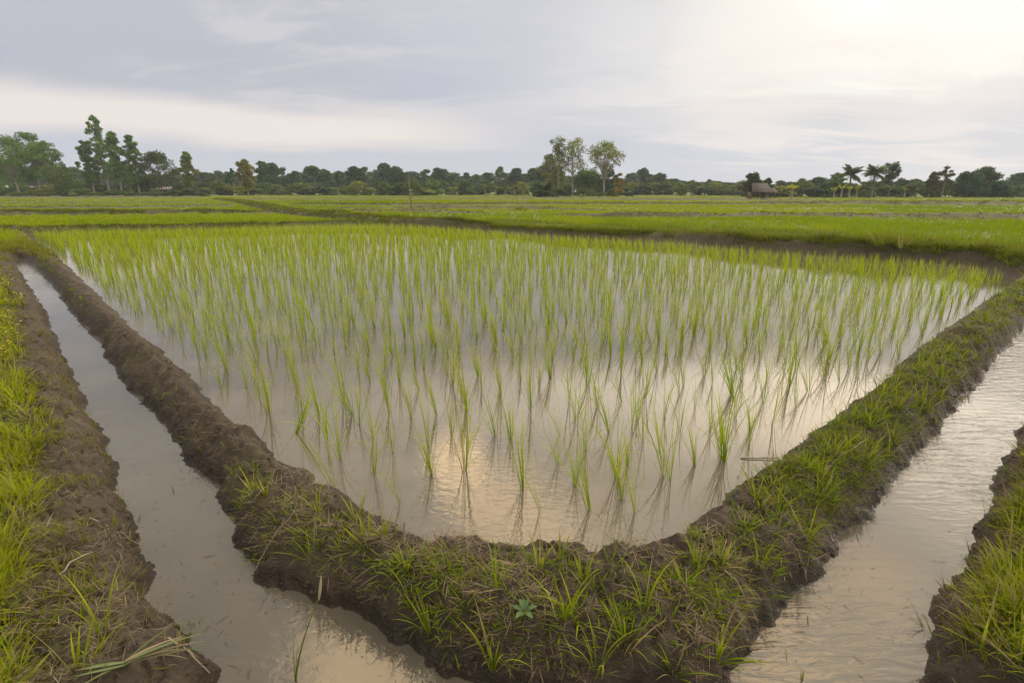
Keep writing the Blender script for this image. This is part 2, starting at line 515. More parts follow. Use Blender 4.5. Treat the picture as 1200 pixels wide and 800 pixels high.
# ------------------------------------------------------------------ the ground: one sheet, the dug bund cut out of it as its own object
def build_ground():
    rs = [.3]
    while rs[-1] < 1.0: rs.append(rs[-1] + .035)
    while rs[-1] < 7: rs.append(rs[-1] * 1.0046)
    while rs[-1] < 30: rs.append(rs[-1] * 1.0075)
    while rs[-1] < 150: rs.append(rs[-1] * 1.012)
    while rs[-1] < 600: rs.append(rs[-1] * 1.05)
    rs = np.array(rs)
    f = np.arange(-66, 66.001, .22)
    th = np.concatenate([np.arange(-180, -66, 2.0), f, np.arange(67.5, 180, 2.0)])
    th = np.radians(th)
    nr, nt = len(rs), len(th)
    RR, TT = np.meshgrid(rs, th, indexing='ij')
    X, Y = (RR * np.sin(TT)).ravel(), (RR * np.cos(TT)).ravel()
    z, a, b, fb, fnear = ground_z(X, Y, True)
    z[np.hypot(X, Y) > 300] += 0
    # ground cover: green in the far fields and on grassy banks, bare mud on the dug bund
    r = np.hypot(X, Y)
    inb = inside(X, Y, BUND)
    g = np.zeros(len(X))
    outer = (~inb) & (b > 0) & (a > 0)
    g = np.where(outer, sstep(.10, .6, b) * .55, g)
    g = np.where(outer & (a < 2) & (fnear < 3), np.where(a < .3, .05, .45), g)
    g = np.where(r > 19, np.where(fnear < 1.15, .22, .9), g)
    nn = fbm(X * 2.2, Y * 2.2, 91, 3)
    g = np.where(inb, sstep(.55, .72, nn) * .10, g)
    g = g * (.6 + .6 * fbm(X * .6, Y * .6, 97, 3))
    wet = 1 - sstep(.015, .105, np.where(inb, np.where(a < b, z, z - ZD), np.where(b < 3, z - ZD, z)))
    wet = np.where(r > 30, 0, wet)
    V = np.stack([X, Y, z], 1)
    cen = len(V)
    V = np.vstack([V, [[0, 0, float(ground_z(np.array([0.]), np.array([0.]))[0])]]])
    colr = np.zeros((len(V), 3)); colr[:-1, 0] = np.clip(g, 0, 1); colr[:-1, 1] = wet
    i, j = np.meshgrid(np.arange(nr - 1), np.arange(nt), indexing='ij')
    j2 = (j + 1) % nt
    Q = np.stack([i * nt + j, i * nt + j2, (i + 1) * nt + j2, (i + 1) * nt + j], -1).reshape(-1, 4)[:, ::-1]
    T = np.stack([np.full(nt, cen), (np.arange(nt) + 1) % nt, np.arange(nt)], 1)[:, ::-1]
    bm = inb | ((seg_dist(X, Y, BUND, True) < .14) & (r < 16))
    bm = np.append(bm, False)
    fm = bm[Q].all(1)

    def sub(name, q, t):
        used = np.zeros(len(V), bool); used[q.ravel()] = True
        if t is not None: used[t.ravel()] = True
        remap = np.cumsum(used) - 1
        me = mesh_np(name, V[used], remap[q], None if t is None else remap[t], colr[used], M_MUD)
        return tag(link(name, me), kind='structure')
    sub('ground', Q[~fm], T)
    sub('bund', Q[fm], None)


build_ground()


def sheet(name, poly, z, mat, grow):
    P = np.array(poly)
    c = P.mean(0)
    # grow outward along the normals so the sheet's rim lies buried in the banks
    nxt, prv = np.roll(P, -1, 0), np.roll(P, 1, 0)
    t = nxt - prv; t /= np.linalg.norm(t, axis=1)[:, None] + 1e-9
    area = .5 * np.sum(P[:, 0] * nxt[:, 1] - nxt[:, 0] * P[:, 1])
    n = np.stack([t[:, 1], -t[:, 0]], 1) * (1 if area > 0 else -1)
    G = P + n * grow
    me = bpy.data.meshes.new(name)
    me.from_pydata([(x, y, z) for x, y in G], [], [list(range(len(G))) if area > 0 else list(range(len(G)))[::-1]])
    me.materials.append(mat)
    import bmesh
    bm = bmesh.new(); bm.from_mesh(me); bmesh.ops.triangulate(bm, faces=bm.faces[:]); bm.to_mesh(me); bm.free()
    o = link(name, me)
    return tag(o, kind='structure')


sheet('paddy_water', PADDY, 0.0, M_W_PADDY, .10)
NF = 28                                       # the ditch water in two sheets that meet in front of the bund's corner
k0 = len(DIN_L) + 10
mid_in, mid_out = DIN[k0], DOUT_B[2]
left_poly = DIN[:k0 + 1] + [mid_out] + DOUT_B[3:] + DOUT_L
right_poly = DIN[k0:] + DOUT_R + DOUT_B[:3]


def ditch_sheet(name, poly, mat):
    P = np.array(poly)
    import bmesh
    me = bpy.data.meshes.new(name)
    nxt, prv = np.roll(P, -1, 0), np.roll(P, 1, 0)
    t = nxt - prv; t /= np.linalg.norm(t, axis=1)[:, None] + 1e-9
    area = .5 * np.sum(P[:, 0] * nxt[:, 1] - nxt[:, 0] * P[:, 1])
    n = np.stack([t[:, 1], -t[:, 0]], 1) * (1 if area > 0 else -1)
    G = P + n * .10
    for i, (x, y) in enumerate(P):
        if np.hypot(x - mid_in[0], y - mid_in[1]) < 1e-6: G[i] = (x, y + .10)
        if np.hypot(x - mid_out[0], y - mid_out[1]) < 1e-6: G[i] = (x, y - .10)
    me.from_pydata([(x, y, ZD) for x, y in G], [], [list(range(len(G))) if area > 0 else list(range(len(G)))[::-1]])
    me.materials.append(mat)
    bm = bmesh.new(); bm.from_mesh(me); bmesh.ops.triangulate(bm, faces=bm.faces[:]); bm.to_mesh(me); bm.free()
    return tag(link(name, me), kind='structure')


ditch_sheet('ditch_water', left_poly, M_W_DITCH)
ditch_sheet('ditch_water', right_poly, M_W_RIGHT)

# ------------------------------------------------------------------ rice
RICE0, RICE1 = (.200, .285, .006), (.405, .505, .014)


def rice_plant(P, nb, h, seg, wind=.10, w=.006):
    n = len(P)
    idx = np.repeat(np.arange(n), nb)
    m = len(idx)
    az = rng.random(m) * 2 * pi
    base = P[idx] + np.stack([np.cos(az), np.sin(az), np.zeros(m)], 1) * (.012 * rng.random(m))[:, None]
    hh = np.repeat(h, nb) if np.ndim(h) else np.full(m, h)
    L = hh * (.55 + .5 * rng.random(m))
    lean = rng.random(m) ** 1.5 * .27
    bend = np.where(rng.random(m) < .20, .9 + 1.5 * rng.random(m), rng.random(m) ** 2 * .6)
    c = np.repeat(vary((1, 1, 1), n, .16, .10), nb, 0)
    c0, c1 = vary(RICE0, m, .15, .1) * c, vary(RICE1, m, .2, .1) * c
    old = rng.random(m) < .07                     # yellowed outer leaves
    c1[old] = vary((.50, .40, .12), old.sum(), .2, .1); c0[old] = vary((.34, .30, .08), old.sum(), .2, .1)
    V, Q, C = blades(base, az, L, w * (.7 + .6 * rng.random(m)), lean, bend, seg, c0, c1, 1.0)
    # lean with the wind, more towards the tips
    zz = V[:, 2]
    V[:, 0] -= wind * np.clip(zz, 0, 1) ** 1.3
    return V, Q, C


PROTO = []
for k in range(16):
    nb = [11, 14, 9, 17, 12, 7, 20, 13, 10, 16, 6, 12, 15, 9, 11, 18][k]
    V, Q, C = rice_plant(np.array([[0, 0, -.03]]), nb, .47 + .14 * rng.random(), 7, .05 + .16 * rng.random(), .0044)
    PROTO.append(mesh_np('rice_seedling', V, Q, None, C, M_RICE))

SPOTS = [(289, 454), (305, 467), (315, 484), (344, 438), (354, 476), (348, 508), (374, 486), (383, 518), (398, 538), (391, 568), (403, 469), (412, 485), (438, 555),
         (437, 512), (456, 483), (460, 531), (450, 438), (468, 446), (482, 491), (491, 456), (502, 524), (506, 557), (469, 589), (511, 486), (545, 551), (547, 481),
         (580, 511), (587, 473), (598, 514), (613, 572), (633, 598), (653, 543), (622, 481), (686, 527), (674, 569), (690, 597), (675, 494), (666, 470), (645, 444),
         (714, 509), (700, 477), (689, 452), (735, 546), (722, 559), (729, 585), (743, 600), (753, 519), (756, 465), (778, 490), (777, 559), (785, 562), (797, 462),
         (797, 506), (814, 545), (832, 506), (845, 538), (849, 541), (861, 489), (877, 522), (894, 472), (905, 495), (932, 480), (871, 427), (899, 445), (925, 455),
         (947, 459), (966, 447), (984, 450), (1004, 445), (1032, 414), (1053, 418), (1080, 393), (530, 452), (560, 440), (610, 445), (728, 440), (770, 436), (825, 440),
         (395, 440), (420, 432), (335, 420), (300, 425), (265, 428), (240, 405)]
LAB = {(545, 551): 'tall rice seedling standing in the peach cloud reflection on the paddy water', (735, 546): 'short stubby bright rice seedling with blades pressed together',
       (729, 585): 'broad sprawling rice seedling with drooping outer blades near the corner bund', (633, 598): 'rice seedling nearest the muddy corner of the bund',
       (743, 600): 'single thin upright rice shoot close to the front bund edge', (469, 589): 'pale sparse two bladed rice seedling nearest the stick on the bund',
       (391, 568): 'rice seedling closest to the crumbled edge of the narrow bund', (348, 508): 'rice seedling leaning well over to one side near the narrow bund',
       (613, 572): 'tall rice seedling at the edge of the peach reflection', (690, 597): 'small rice seedling with one blade bent over the water near the corner',
       (877, 522): 'rice seedling beside the stick floating by the grassy bund', (438, 555): 'upright full rice seedling before the narrow bund in the front row',
       (506, 557): 'bushy rice seedling just left of the peach reflection', (814, 545): 'sparse V shaped rice seedling in open water near the grassy bund',
       (289, 454): 'dense rice seedling beside the far stretch of the narrow bund', (1080, 393): 'rice seedling close under the far end of the grassy bund'}
pts, labs = [], []
for s in SPOTS:
    pts.append(gp(s[0], s[1], 0)); labs.append(LAB.get(s))
pts = np.array(pts)
# the rest of the field: hand-planted rows, never quite straight
gx, gy = np.meshgrid(np.arange(-30, 22, .215), np.arange(2.2, 24, .20))
ang = .22
gx, gy = gx + (rng.random(gx.shape) - .5) * .16, gy + (rng.random(gx.shape) - .5) * .14
X, Y = (gx * cos(ang) - gy * sin(ang)).ravel(), (gx * sin(ang) + gy * cos(ang)).ravel()
da = seg_dist(X, Y, PADDY, True)
ok = inside(X, Y, PADDY) & (da > .13)
dback = seg_dist(X, Y, BACK)
ok &= dback > np.where(X > -2, .50, .6)
ok &= rng.random(len(X)) > .05
# keep clear of the traced plants, and nothing in front of them
yl = np.array([seg_dist(np.array([x]), np.array([y]), FRONT_EDGE)[0] for x, y in pts])
dmin = np.full(len(X), 9.0)
for x, y in pts:
    dmin = np.minimum(dmin, np.hypot(X - x, Y - y))
ok &= dmin > .17
depth = Y * CP + (H_CAM) * SP
PXs, PYs = CX + FPX * X / depth, CY - FPX * ((-H_CAM) * CP + Y * SP) / depth
ok &= ~((PYs > 600) | ((PYs > 425) & (rng.random(len(X)) < np.where(PYs > 520, .78, .26))))
X, Y = X[ok], Y[ok]
order = np.argsort(X ** 2 + Y ** 2)
X, Y = X[order], Y[order]
n_more = 300 - len(pts)
GEN = 'slim green rice seedling among many alike standing in the flooded paddy'
allp = [(p[0], p[1], l) for p, l in zip(pts, labs)] + [(x, y, None) for x, y in zip(X[:n_more], Y[:n_more])]
SPECIAL = {'short stubby bright rice seedling with blades pressed together': (.6, 1), 'single thin upright rice shoot close to the front bund edge': (.85, 10),
           'broad sprawling rice seedling with drooping outer blades near the corner bund': (.85, 6), 'pale sparse two bladed rice seedling nearest the stick on the bund': (.7, 10),
           'tall rice seedling standing in the peach cloud reflection on the paddy water': (1.12, 3), 'tall rice seedling at the edge of the peach reflection': (1.2, 1)}
for i, (x, y, l) in enumerate(allp):
    s, k = SPECIAL.get(l, ((.72 + .42 * random.random()) * (1 if i < len(SPOTS) or random.random() < .6 else .75), random.randrange(16)))
    o = link('rice_seedling', PROTO[k])
    o.location = (x, y, 0); o.scale = (s * random.uniform(.8, 1.1), s * random.uniform(.8, 1.1), s)
    o.rotation_euler = (random.gauss(0, .07), random.gauss(-.03, .08), random.gauss(0, .5))
    if l and 'leaning' in l: o.rotation_euler = (0, .5, .3)
    tag(o, l or GEN, 'rice seedling', 'rice seedlings in the flooded paddy')
X, Y = X[n_more:], Y[n_more:]
P = np.stack([X, Y, np.full(len(X), -.03)], 1)
r = np.hypot(X, Y)
parts = []
for lo, hi, nb, seg, w in ((0, 8, 8, 5, .0046), (8, 13, 7, 4, .0058), (13, 40, 6, 3, .0085)):
    m = (r >= lo) & (r < hi)
    if m.any():
        parts.append(rice_plant(P[m], nb, ((.36 + .15 * rng.random(m.sum())) * (1 - .42 * sstep(3.2, .8, seg_dist(X[m], Y[m], BACK)))), seg, .10, w))
V, Q, C = merge(parts)
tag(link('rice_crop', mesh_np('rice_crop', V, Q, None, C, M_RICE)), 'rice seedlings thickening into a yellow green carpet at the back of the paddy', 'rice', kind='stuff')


# ------------------------------------------------------------------ rice in the fields beyond, and grass
def polar(n, r0, r1, th=60, power=0):
    u = rng.random(n)
    r = np.exp(np.log(r0) + (np.log(r1) - np.log(r0)) * u) if power == 0 else r0 + (r1 - r0) * u
    t = np.radians((rng.random(n) * 2 - 1) * th)
    return r * np.sin(t), r * np.cos(t)


X, Y = polar(150000, 11, 140)
z, a, b, fb, fnear = ground_z(X, Y, True)
r = np.hypot(X, Y)
m = (a > .3) & (fnear > 1.35) & ((b > 1.0) | (r > 25)) & (~inside(X, Y, BUND))
m &= ~((r < 19) & (X < -6.5))
m &= ~((a < 5.5 - 2.5 * fbm(X * .5, Y * .5, 128, 2)) & (X > -1))
X, Y, z, r = X[m], Y[m], z[m], r[m]
P = np.stack([X, Y, z - .02], 1)
tint = fbm(X * .05, Y * .05, 120, 3) * .7 + fbm(X * .45, Y * .45, 125, 3) * .3
thin = rng.random(len(X)) < .45 + .55 * sstep(.36, .52, fbm(X * .22, Y * .22, 127, 3))
X, Y, z, r, P, tint = X[thin], Y[thin], z[thin], r[thin], P[thin], tint[thin]
parts = []
for lo, hi, nb, w, hh in ((0, 25, 7, .012, (.10, .22)), (25, 50, 7, .022, (.08, .17)), (50, 200, 7, .05, (.08, .16))):
    for tl, th_, c0, c1 in ((0, .48, (.155, .225, .006), (.265, .360, .008)), (.48, 1, (.20, .26, .007), (.345, .415, .010))):
        k = (r >= lo) & (r < hi) & (tint >= tl) & (tint < th_)
        parts.append(tufts(P[k], nb, hh, (w * .7, w * 1.3), (0, .35), (0, .7), 2, c0, c1, .05, .02, cv=.12))
V, Q, C = merge(parts)
tag(link('rice_crop', mesh_np('rice_crop', V, Q, None, C, M_RICE)), 'dense yellow green young rice filling the fields beyond the first paddy', 'rice', kind='stuff')

# grass and weeds on the banks of the far fields
X, Y = polar(150000, 9, 140)
z, a, b, fb, fnear = ground_z(X, Y, True)
r = np.hypot(X, Y)
m = (a > .12) & (fnear < 1.25) & ((fb > .015))
m &= rng.random(len(X)) < sstep(.25, .55, fbm(X * .8, Y * .8, 130, 2)) * .9 + .15
m &= ~((a < .30) & (r < 21) & (rng.random(len(X)) < .7))
X, Y, z, r = X[m], Y[m], z[m], r[m]
P = np.stack([X, Y, z - .01], 1)
parts = []
for lo, hi, nb, w, hh in ((0, 22, 8, .009, (.06, .20)), (22, 50, 5, .022, (.04, .10)), (50, 200, 3, .05, (.04, .09))):
    k = (r >= lo) & (r < hi)
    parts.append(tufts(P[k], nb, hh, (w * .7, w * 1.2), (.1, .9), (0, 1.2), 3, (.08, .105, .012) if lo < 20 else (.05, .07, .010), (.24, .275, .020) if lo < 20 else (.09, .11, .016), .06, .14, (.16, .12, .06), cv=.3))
# rough meadow behind the grassy back bund
X, Y = polar(70000, 9.3, 24, 58)
z, a, b, fb, fnear = ground_z(X, Y, True)
m = (a > np.where(Y < 10.6, .12, .42)) & (X > -2) & (a < 6.5) & (~inside(X, Y, BUND)) & (b > .25)
m &= rng.random(len(X)) < .25 + .75 * sstep(.42, .62, fbm(X * .7, Y * .7, 140, 3))
P = np.stack([X[m], Y[m], z[m] - .01], 1)
parts.append(tufts(P, 9, (.05, .17), (.007, .013), (.05, .95), (.1, 1.5), 4, (.10, .155, .008), (.235, .300, .014), .06, .10, cv=.42))
def along(P, n, lo, hi):
    P = np.asarray(P); d = np.hypot(*(P[1:] - P[:-1]).T); cum = np.concatenate([[0], np.cumsum(d)])
    u = rng.random(n) * cum[-1]
    x, y = np.interp(u, cum, P[:, 0]), np.interp(u, cum, P[:, 1])
    k = np.clip(np.searchsorted(cum, u) - 1, 0, len(d) - 1)
    t = (P[1:] - P[:-1])[k] / d[k][:, None]
    o = lo + (hi - lo) * rng.random(n)
    return x - t[:, 1] * o, y + t[:, 0] * o


for bi, cnt_, lo, hi, hh in ((0, 4500, -.35, .35, (.05, .13)), (1, 15000, -.65, .45, (.04, .16)), (2, 6500, -.6, .6, (.06, .16)), (3, 3000, -.5, .5, (.06, .14)), (8, 3000, -.8, .8, (.08, .18))):
    X, Y = along(BUNDS[bi][0], cnt_, lo, hi)
    z, a, b, fb, fnear = ground_z(X, Y, True)
    m = (a > .12) & (rng.random(len(X)) < np.where(a < .24, .34, 1) * (.25 + .75 * sstep(.36, .55, fbm(X * 1.1, Y * 1.1, 131, 2))))
    P = np.stack([X[m], Y[m], z[m] - .01], 1)
    far = bi > 1
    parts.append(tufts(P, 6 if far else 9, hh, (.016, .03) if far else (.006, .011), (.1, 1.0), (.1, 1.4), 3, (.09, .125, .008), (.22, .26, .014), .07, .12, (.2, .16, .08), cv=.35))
# the rough corner at the far left end of the ditch
cx_, cy_ = gp(20, 291, .1)
X, Y = cx_ + rng.normal(0, 1.6, 7000), cy_ + rng.normal(0, 1.6, 7000)
z, a, b, fb, fnear = ground_z(X, Y, True)
m = (a > .06) & (b > .06) & (rng.random(len(X)) < .2 + .8 * sstep(.4, .6, fbm(X * 1.5, Y * 1.5, 133, 2)))
P = np.stack([X[m], Y[m], z[m] - .01], 1)
parts.append(tufts(P, 7, (.05, .14), (.008, .014), (.1, 1.1), (.1, 1.3), 3, (.10, .13, .008), (.25, .28, .016), .05, .2, (.22, .17, .09), cv=.35))
V, Q, C = merge(parts)
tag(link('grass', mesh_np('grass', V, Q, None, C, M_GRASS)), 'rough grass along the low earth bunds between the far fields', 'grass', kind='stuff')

# grass on the dug bund around the paddy
X, Y = polar(330000, 1.0, 19, 60)
inb = inside(X, Y, BUND)
X, Y = X[inb], Y[inb]
z, a, b, fb, fnear = ground_z(X, Y, True)
r = np.hypot(X, Y)
n1 = fbm(X * 1.9, Y * 1.9, 150, 3); n2 = fbm(X * 7, Y * 7, 160, 2)
right = sstep(.15, .75, X) * sstep(1.6, 2.4, Y)
corner = (1 - sstep(1.9, 2.6, Y))
dens = .30 + .62 * right + .10 * corner + .8 * sstep(6.5, 10, r)
thr = .63 - .26 * right - .10 * corner
edge = sstep(.05 + .07 * (1 - right), .16 + .14 * (1 - right), a) * sstep(.02, .10, b)
# creeping grass reaches down the outer faces more than the paddy side
p = dens * edge * (.24 + .76 * sstep(thr - .20, thr + .10, n1 * .5 + n2 * .5)) * np.clip(r / 2.6, .35, 1.0) * .55
k = rng.random(len(X)) < p
P = np.stack([X[k], Y[k], z[k] - .005], 1); rk = r[k]
parts = []
for lo, hi, nb, seg, w in ((0, 4, 7, 4, .0042), (4, 8, 7, 3, .006), (8, 20, 6, 3, .011)):
    q = (rk >= lo) & (rk < hi)
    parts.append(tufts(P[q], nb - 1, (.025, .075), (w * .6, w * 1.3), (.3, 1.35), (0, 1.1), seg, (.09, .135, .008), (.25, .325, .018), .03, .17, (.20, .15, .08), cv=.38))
tall = rng.random(len(P)) < .03
parts.append(tufts(P[tall], 8, (.07, .17), (.004, .0075), (.05, .7), (.1, 1.2), 6, (.12, .17, .008), (.34, .40, .018), .015, .08, cv=.25, tip_dry=.15))
V, Q, C = merge(parts)
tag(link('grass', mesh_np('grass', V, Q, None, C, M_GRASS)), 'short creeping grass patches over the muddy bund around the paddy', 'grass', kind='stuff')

# grass on the outer banks of the ditch
X, Y = polar(420000, .75, 26, 64)
z, a, b, fb, fnear = ground_z(X, Y, True)
r = np.hypot(X, Y)
m = (b > .02) & (~inside(X, Y, BUND)) & (a > np.where(X < -6, .10, .3)) & ~((Y > 13) & (X > -9)) & ~((a < 2.5) & (X > 6) & (b > 2))
left = X < 0
shoulder = np.where(left, .17 + .10 * sstep(2.5, 1.2, Y), .05)
fr = np.where(left, .22, .13)
den = sstep(0, 1, (b - shoulder) / fr)
nn = fbm(X * 2.6, Y * 2.6, 170, 3)
p = np.where(left, .10 + .90 * den, .12 + .88 * den) * (.22 + .78 * sstep(.34, .56, nn)) * np.clip(r / 3.0, .3, 1)
k = m & (rng.random(len(X)) < p * .68)
X, Y, z, r, b, den, left = X[k], Y[k], z[k], r[k], b[k], den[k], left[k]
P = np.stack([X, Y, z - .006], 1)
parts = []
for lo, hi, nb, seg, w in ((0, 3.5, 8, 5, .0048), (3.5, 8, 7, 3, .007), (8, 30, 6, 3, .014)):
    for lf in (True, False):
        q = (r >= lo) & (r < hi) & (den > .5) & (left == lf)
        c1 = (.38, .45, .014) if lf else (.33, .385, .014)
        c0 = (.18, .21, .008) if lf else (.11, .15, .008)
        parts.append(tufts(P[q], nb, (.04, .13), (w * .6, w * 1.4), (.05, 1.15), (0, 1.6), seg, c0, c1, .03, .16, (.27, .21, .11), cv=.42, tip_dry=.10))
    q = (r >= lo) & (r < hi) & (den <= .5)
    parts.append(tufts(P[q], 6, (.03, .08), (w * .6, w * 1.1), (.2, 1.2), (0, 1.1), seg, (.10, .12, .010), (.27, .29, .02), .02, .20, (.2, .15, .08), cv=.3))
V, Q, C = merge(parts)
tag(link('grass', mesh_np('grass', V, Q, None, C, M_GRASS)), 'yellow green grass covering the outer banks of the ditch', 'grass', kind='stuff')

# dead straw, roots and litter trodden into the mud
X, Y = polar(190000, .9, 9, 60)
z, a, b, fb, fnear = ground_z(X, Y, True)
inb = inside(X, Y, BUND)
m = ((inb & (a > .04) & (b > .03)) | (~inb & (b > .03) & (b < .6) & (a > .3)))
m &= rng.random(len(X)) < .10 + .9 * sstep(.45, .65, fbm(X * 3, Y * 3, 180, 3))
k = m & (rng.random(len(X)) < .60)
n = k.sum()
P = np.stack([X[k], Y[k], z[k] + .003], 1)
c = vary((.20, .155, .10), n, .55, .08)
V, Q, C = blades(P, rng.random(n) * 2 * pi, .03 + .08 * rng.random(n) ** 2, .0014 + .0020 * rng.random(n), 1.25 + .35 * rng.random(n), (rng.random(n) - .3) * .6, 3, c, c * .9, 2.5)
tag(link('dead_straw', mesh_np('dead_straw', V, Q, None, C, M_DRY)), 'dead straw and roots trodden into the mud of the banks', 'straw', kind='stuff')


# loose clods crumbled off the spade
X, Y = polar(60000, .9, 9, 60)
z, a, b, fb, fnear = ground_z(X, Y, True)
inb = inside(X, Y, BUND)
m = ((inb & (a > .0) & (b > .0)) | (~inb & (b > .0) & (b < .45) & (a > .3)))
m &= rng.random(len(X)) < (.06 + .94 * sstep(.48, .66, fbm(X * 2.6, Y * 2.6, 190, 3))) * .5
X, Y, z = X[m], Y[m], z[m]
n = len(X)
cube = np.array([[x, y, q] for q in (-1, 0, 1) for x, y in ((-1, -1), (0, -1.25), (1, -1), (1.25, 0), (1, 1), (0, 1.25), (-1, 1), (-1.25, 0))], float) * .7
cube[:8, :2] *= .6; cube[16:, :2] *= .62
cube = np.vstack([cube, [[0, 0, .95], [0, 0, -.9]]])
fq = [[8 * l + k, 8 * l + (k + 1) % 8, 8 * l + 8 + (k + 1) % 8, 8 * l + 8 + k] for l in (0, 1) for k in range(8)]
ft = [[16 + k, 16 + (k + 1) % 8, 24] for k in range(8)]
size = .004 + .011 * rng.random(n) ** 3
V = cube[None] * (1 + .45 * (rng.random((n, 26, 1)) - .5)) * np.stack([size * (.8 + .7 * rng.random(n)), size * (.8 + .7 * rng.random(n)), size * (.55 + .4 * rng.random(n))], 1)[:, None]
th = rng.random(n) * 6.28
cx, sx_ = np.cos(th)[:, None], np.sin(th)[:, None]
V = np.stack([V[..., 0] * cx - V[..., 1] * sx_, V[..., 0] * sx_ + V[..., 1] * cx, V[..., 2]], -1) + np.stack([X, Y, z - size * .1], 1)[:, None]
Q = (np.arange(n)[:, None, None] * 26 + np.array(fq)[None]).reshape(-1, 4)
T = (np.arange(n)[:, None, None] * 26 + np.array(ft)[None]).reshape(-1, 3)
tag(link('mud_crumbs', mesh_np('mud_crumbs', V.reshape(-1, 3), Q, T, np.zeros((n * 26, 3)), M_MUD)), 'crumbs and small clods of mud scattered on the banks', 'mud crumbs', kind='stuff')

# bits of straw, leaf and scum afloat
X, Y = polar(5200, 1.0, 9, 58)
da, db = seg_dist(X, Y, PADDY, True), seg_dist(X, Y, DITCH, True)
ip, idt = inside(X, Y, PADDY), inside(X, Y, DITCH)
near_edge = np.where(ip, da, db)
m = (ip | idt) & (rng.random(len(X)) < np.where(near_edge < .12, .75, .10))
X, Y, ip = X[m], Y[m], ip[m]
n = len(X)
P = np.stack([X, Y, np.where(ip, .003, ZD + .003)], 1)
c = vary((.15, .125, .08), n, .5, .12)
V, Q, C = blades(P, rng.random(n) * 6.28, .012 + .05 * rng.random(n) ** 3, .0015 + .003 * rng.random(n) ** 2, np.full(n, 1.54), (rng.random(n) - .5) * .06, 2, c, c, .0)
tag(link('floating_straw', mesh_np('floating_straw', V, Q, None, C, M_DRY)), 'bits of straw and scum floating on the paddy and ditch water', 'straw', kind='stuff')

# ------------------------------------------------------------------ single plants and sticks near the lens
def zat(x, y):
    return float(ground_z(np.array([x]), np.array([y]))[0])


def on_ground(px, py):
    dx, dy, dz = ray(px, py)
    t0 = (.75 - H_CAM) / dz
    t1 = (-.25 - H_CAM) / dz
    ts = np.linspace(t0, t1, 400)
    g = ground_z(dx * ts, dy * ts)
    k = int(np.argmax(H_CAM + dz * ts <= g))
    t = ts[k]
    return dx * t, dy * t, float(g[k])


TUFT = []
for k, (nb, L0, L1, ln) in enumerate(((14, .10, .20, .6), (10, .12, .24, .45), (20, .07, .15, .9), (8, .14, .26, .7), (16, .09, .18, 1.0))):
    V, Q, C = tufts(np.array([[0, 0, -.012]]), nb, (L0, L1), (.005, .0085), (.05, ln), (.15, 1.4), 8, (.12, .17, .008), (.36, .42, .02), .018, .10, cv=.05, tip_dry=.15)
    TUFT.append(mesh_np('grass_tuft', V, Q, None, C, M_GRASS))
NEAR = [((505, 745), 0, 1.0, 'spiky grass tuft on the bund face between ditch corner and broadleaf weed'),
        ((482, 715), 1, .8, 'thin grass tuft on the bund just above the ditch corner'),
        ((477, 672), 0, .7, 'small upright grass tuft behind the ditch corner below the grey stick'),
        ((578, 780), 0, 1.2, 'big bright grass tuft below the broadleaf weed at the picture bottom'),
        ((582, 690), 1, .75, 'yellowish grass tuft beside the patch of dead roots on the bund crest'),
        ((678, 730), 3, 1.15, 'tall arching grass tuft just right of the broadleaf weed'),
        ((545, 712), 2, .7, 'low grass tuft up and left of the broadleaf weed'),
        ((755, 715), 1, 1.0, 'upright grass tuft on the middle of the corner bund'),
        ((735, 760), 0, 1.0, 'dense grass tuft right of the tall arching tuft near picture bottom'),
        ((840, 770), 4, 1.5, 'large spreading grass tuft overhanging the rippled ditch at the bund corner'),
        ((850, 730), 3, .9, 'slender grass tuft behind the large spreading tuft by rippled ditch'),
        ((700, 790), 1, 1.0, 'grass tuft cut by the picture bottom below the corner bund'),
        ((790, 790), 2, .9, 'bushy low grass tuft at the picture bottom beside the spreading tuft'),
        ((888, 668), 1, .65, 'little grass tuft on the bare slope above the rippled ditch bend'),
        ((815, 628), 4, .55, 'starry grass tuft on the bund crest at the paddy edge'),
        ((312, 580), 0, .6, 'grass tuft on the narrow bund near its crumbled point'),
        ((375, 640), 2, .8, 'grass tuft on the narrow bund behind the reed with a seed head'),
        ((402, 650), 2, .7, 'matted grass tuft on the narrow bund crest near the ditch mouth'),
        ((1080, 436), 4, 1.0, 'bright bushy grass tuft on the crest of the grassy bund'),
        ((985, 545), 4, .8, 'grass tuft halfway along the grassy bund above its dark side'),
        ((960, 590), 2, .7, 'grass tuft leaning over the dark side of the grassy bund'),
        ((1020, 500), 2, .8, 'grass tuft on the grassy bund below the bright bushy one'),
        ((25, 590), 0, 1.2, 'yellow green grass tuft on the outer bank at the picture edge'),
        ((90, 790), 3, 1.0, 'long bladed grass tuft beside the pulled straw at picture bottom'),
        ((120, 740), 1, 1.0, 'grass tuft with one long blade leaning across the bare bank'),
        ((1150, 760), 3, 1.2, 'long grass tuft on the far outer bank beside the rippled ditch'),
        ((1185, 690), 0, 1.1, 'bright grass tuft at the picture edge by the rippled ditch'),
        ((1155, 690), 1, .8, 'grass tuft on the brink of the rippled ditch')]
for (px, py), k, s, l in NEAR:
    s *= .8
    x, y, z = on_ground(px, py)
    o = link('grass_tuft', TUFT[k]); o.location = (x, y, z); o.scale = (s, s, s); o.rotation_euler = (0, 0, random.random() * 6)
    tag(o, l, 'grass tuft', 'grass tufts on the banks')
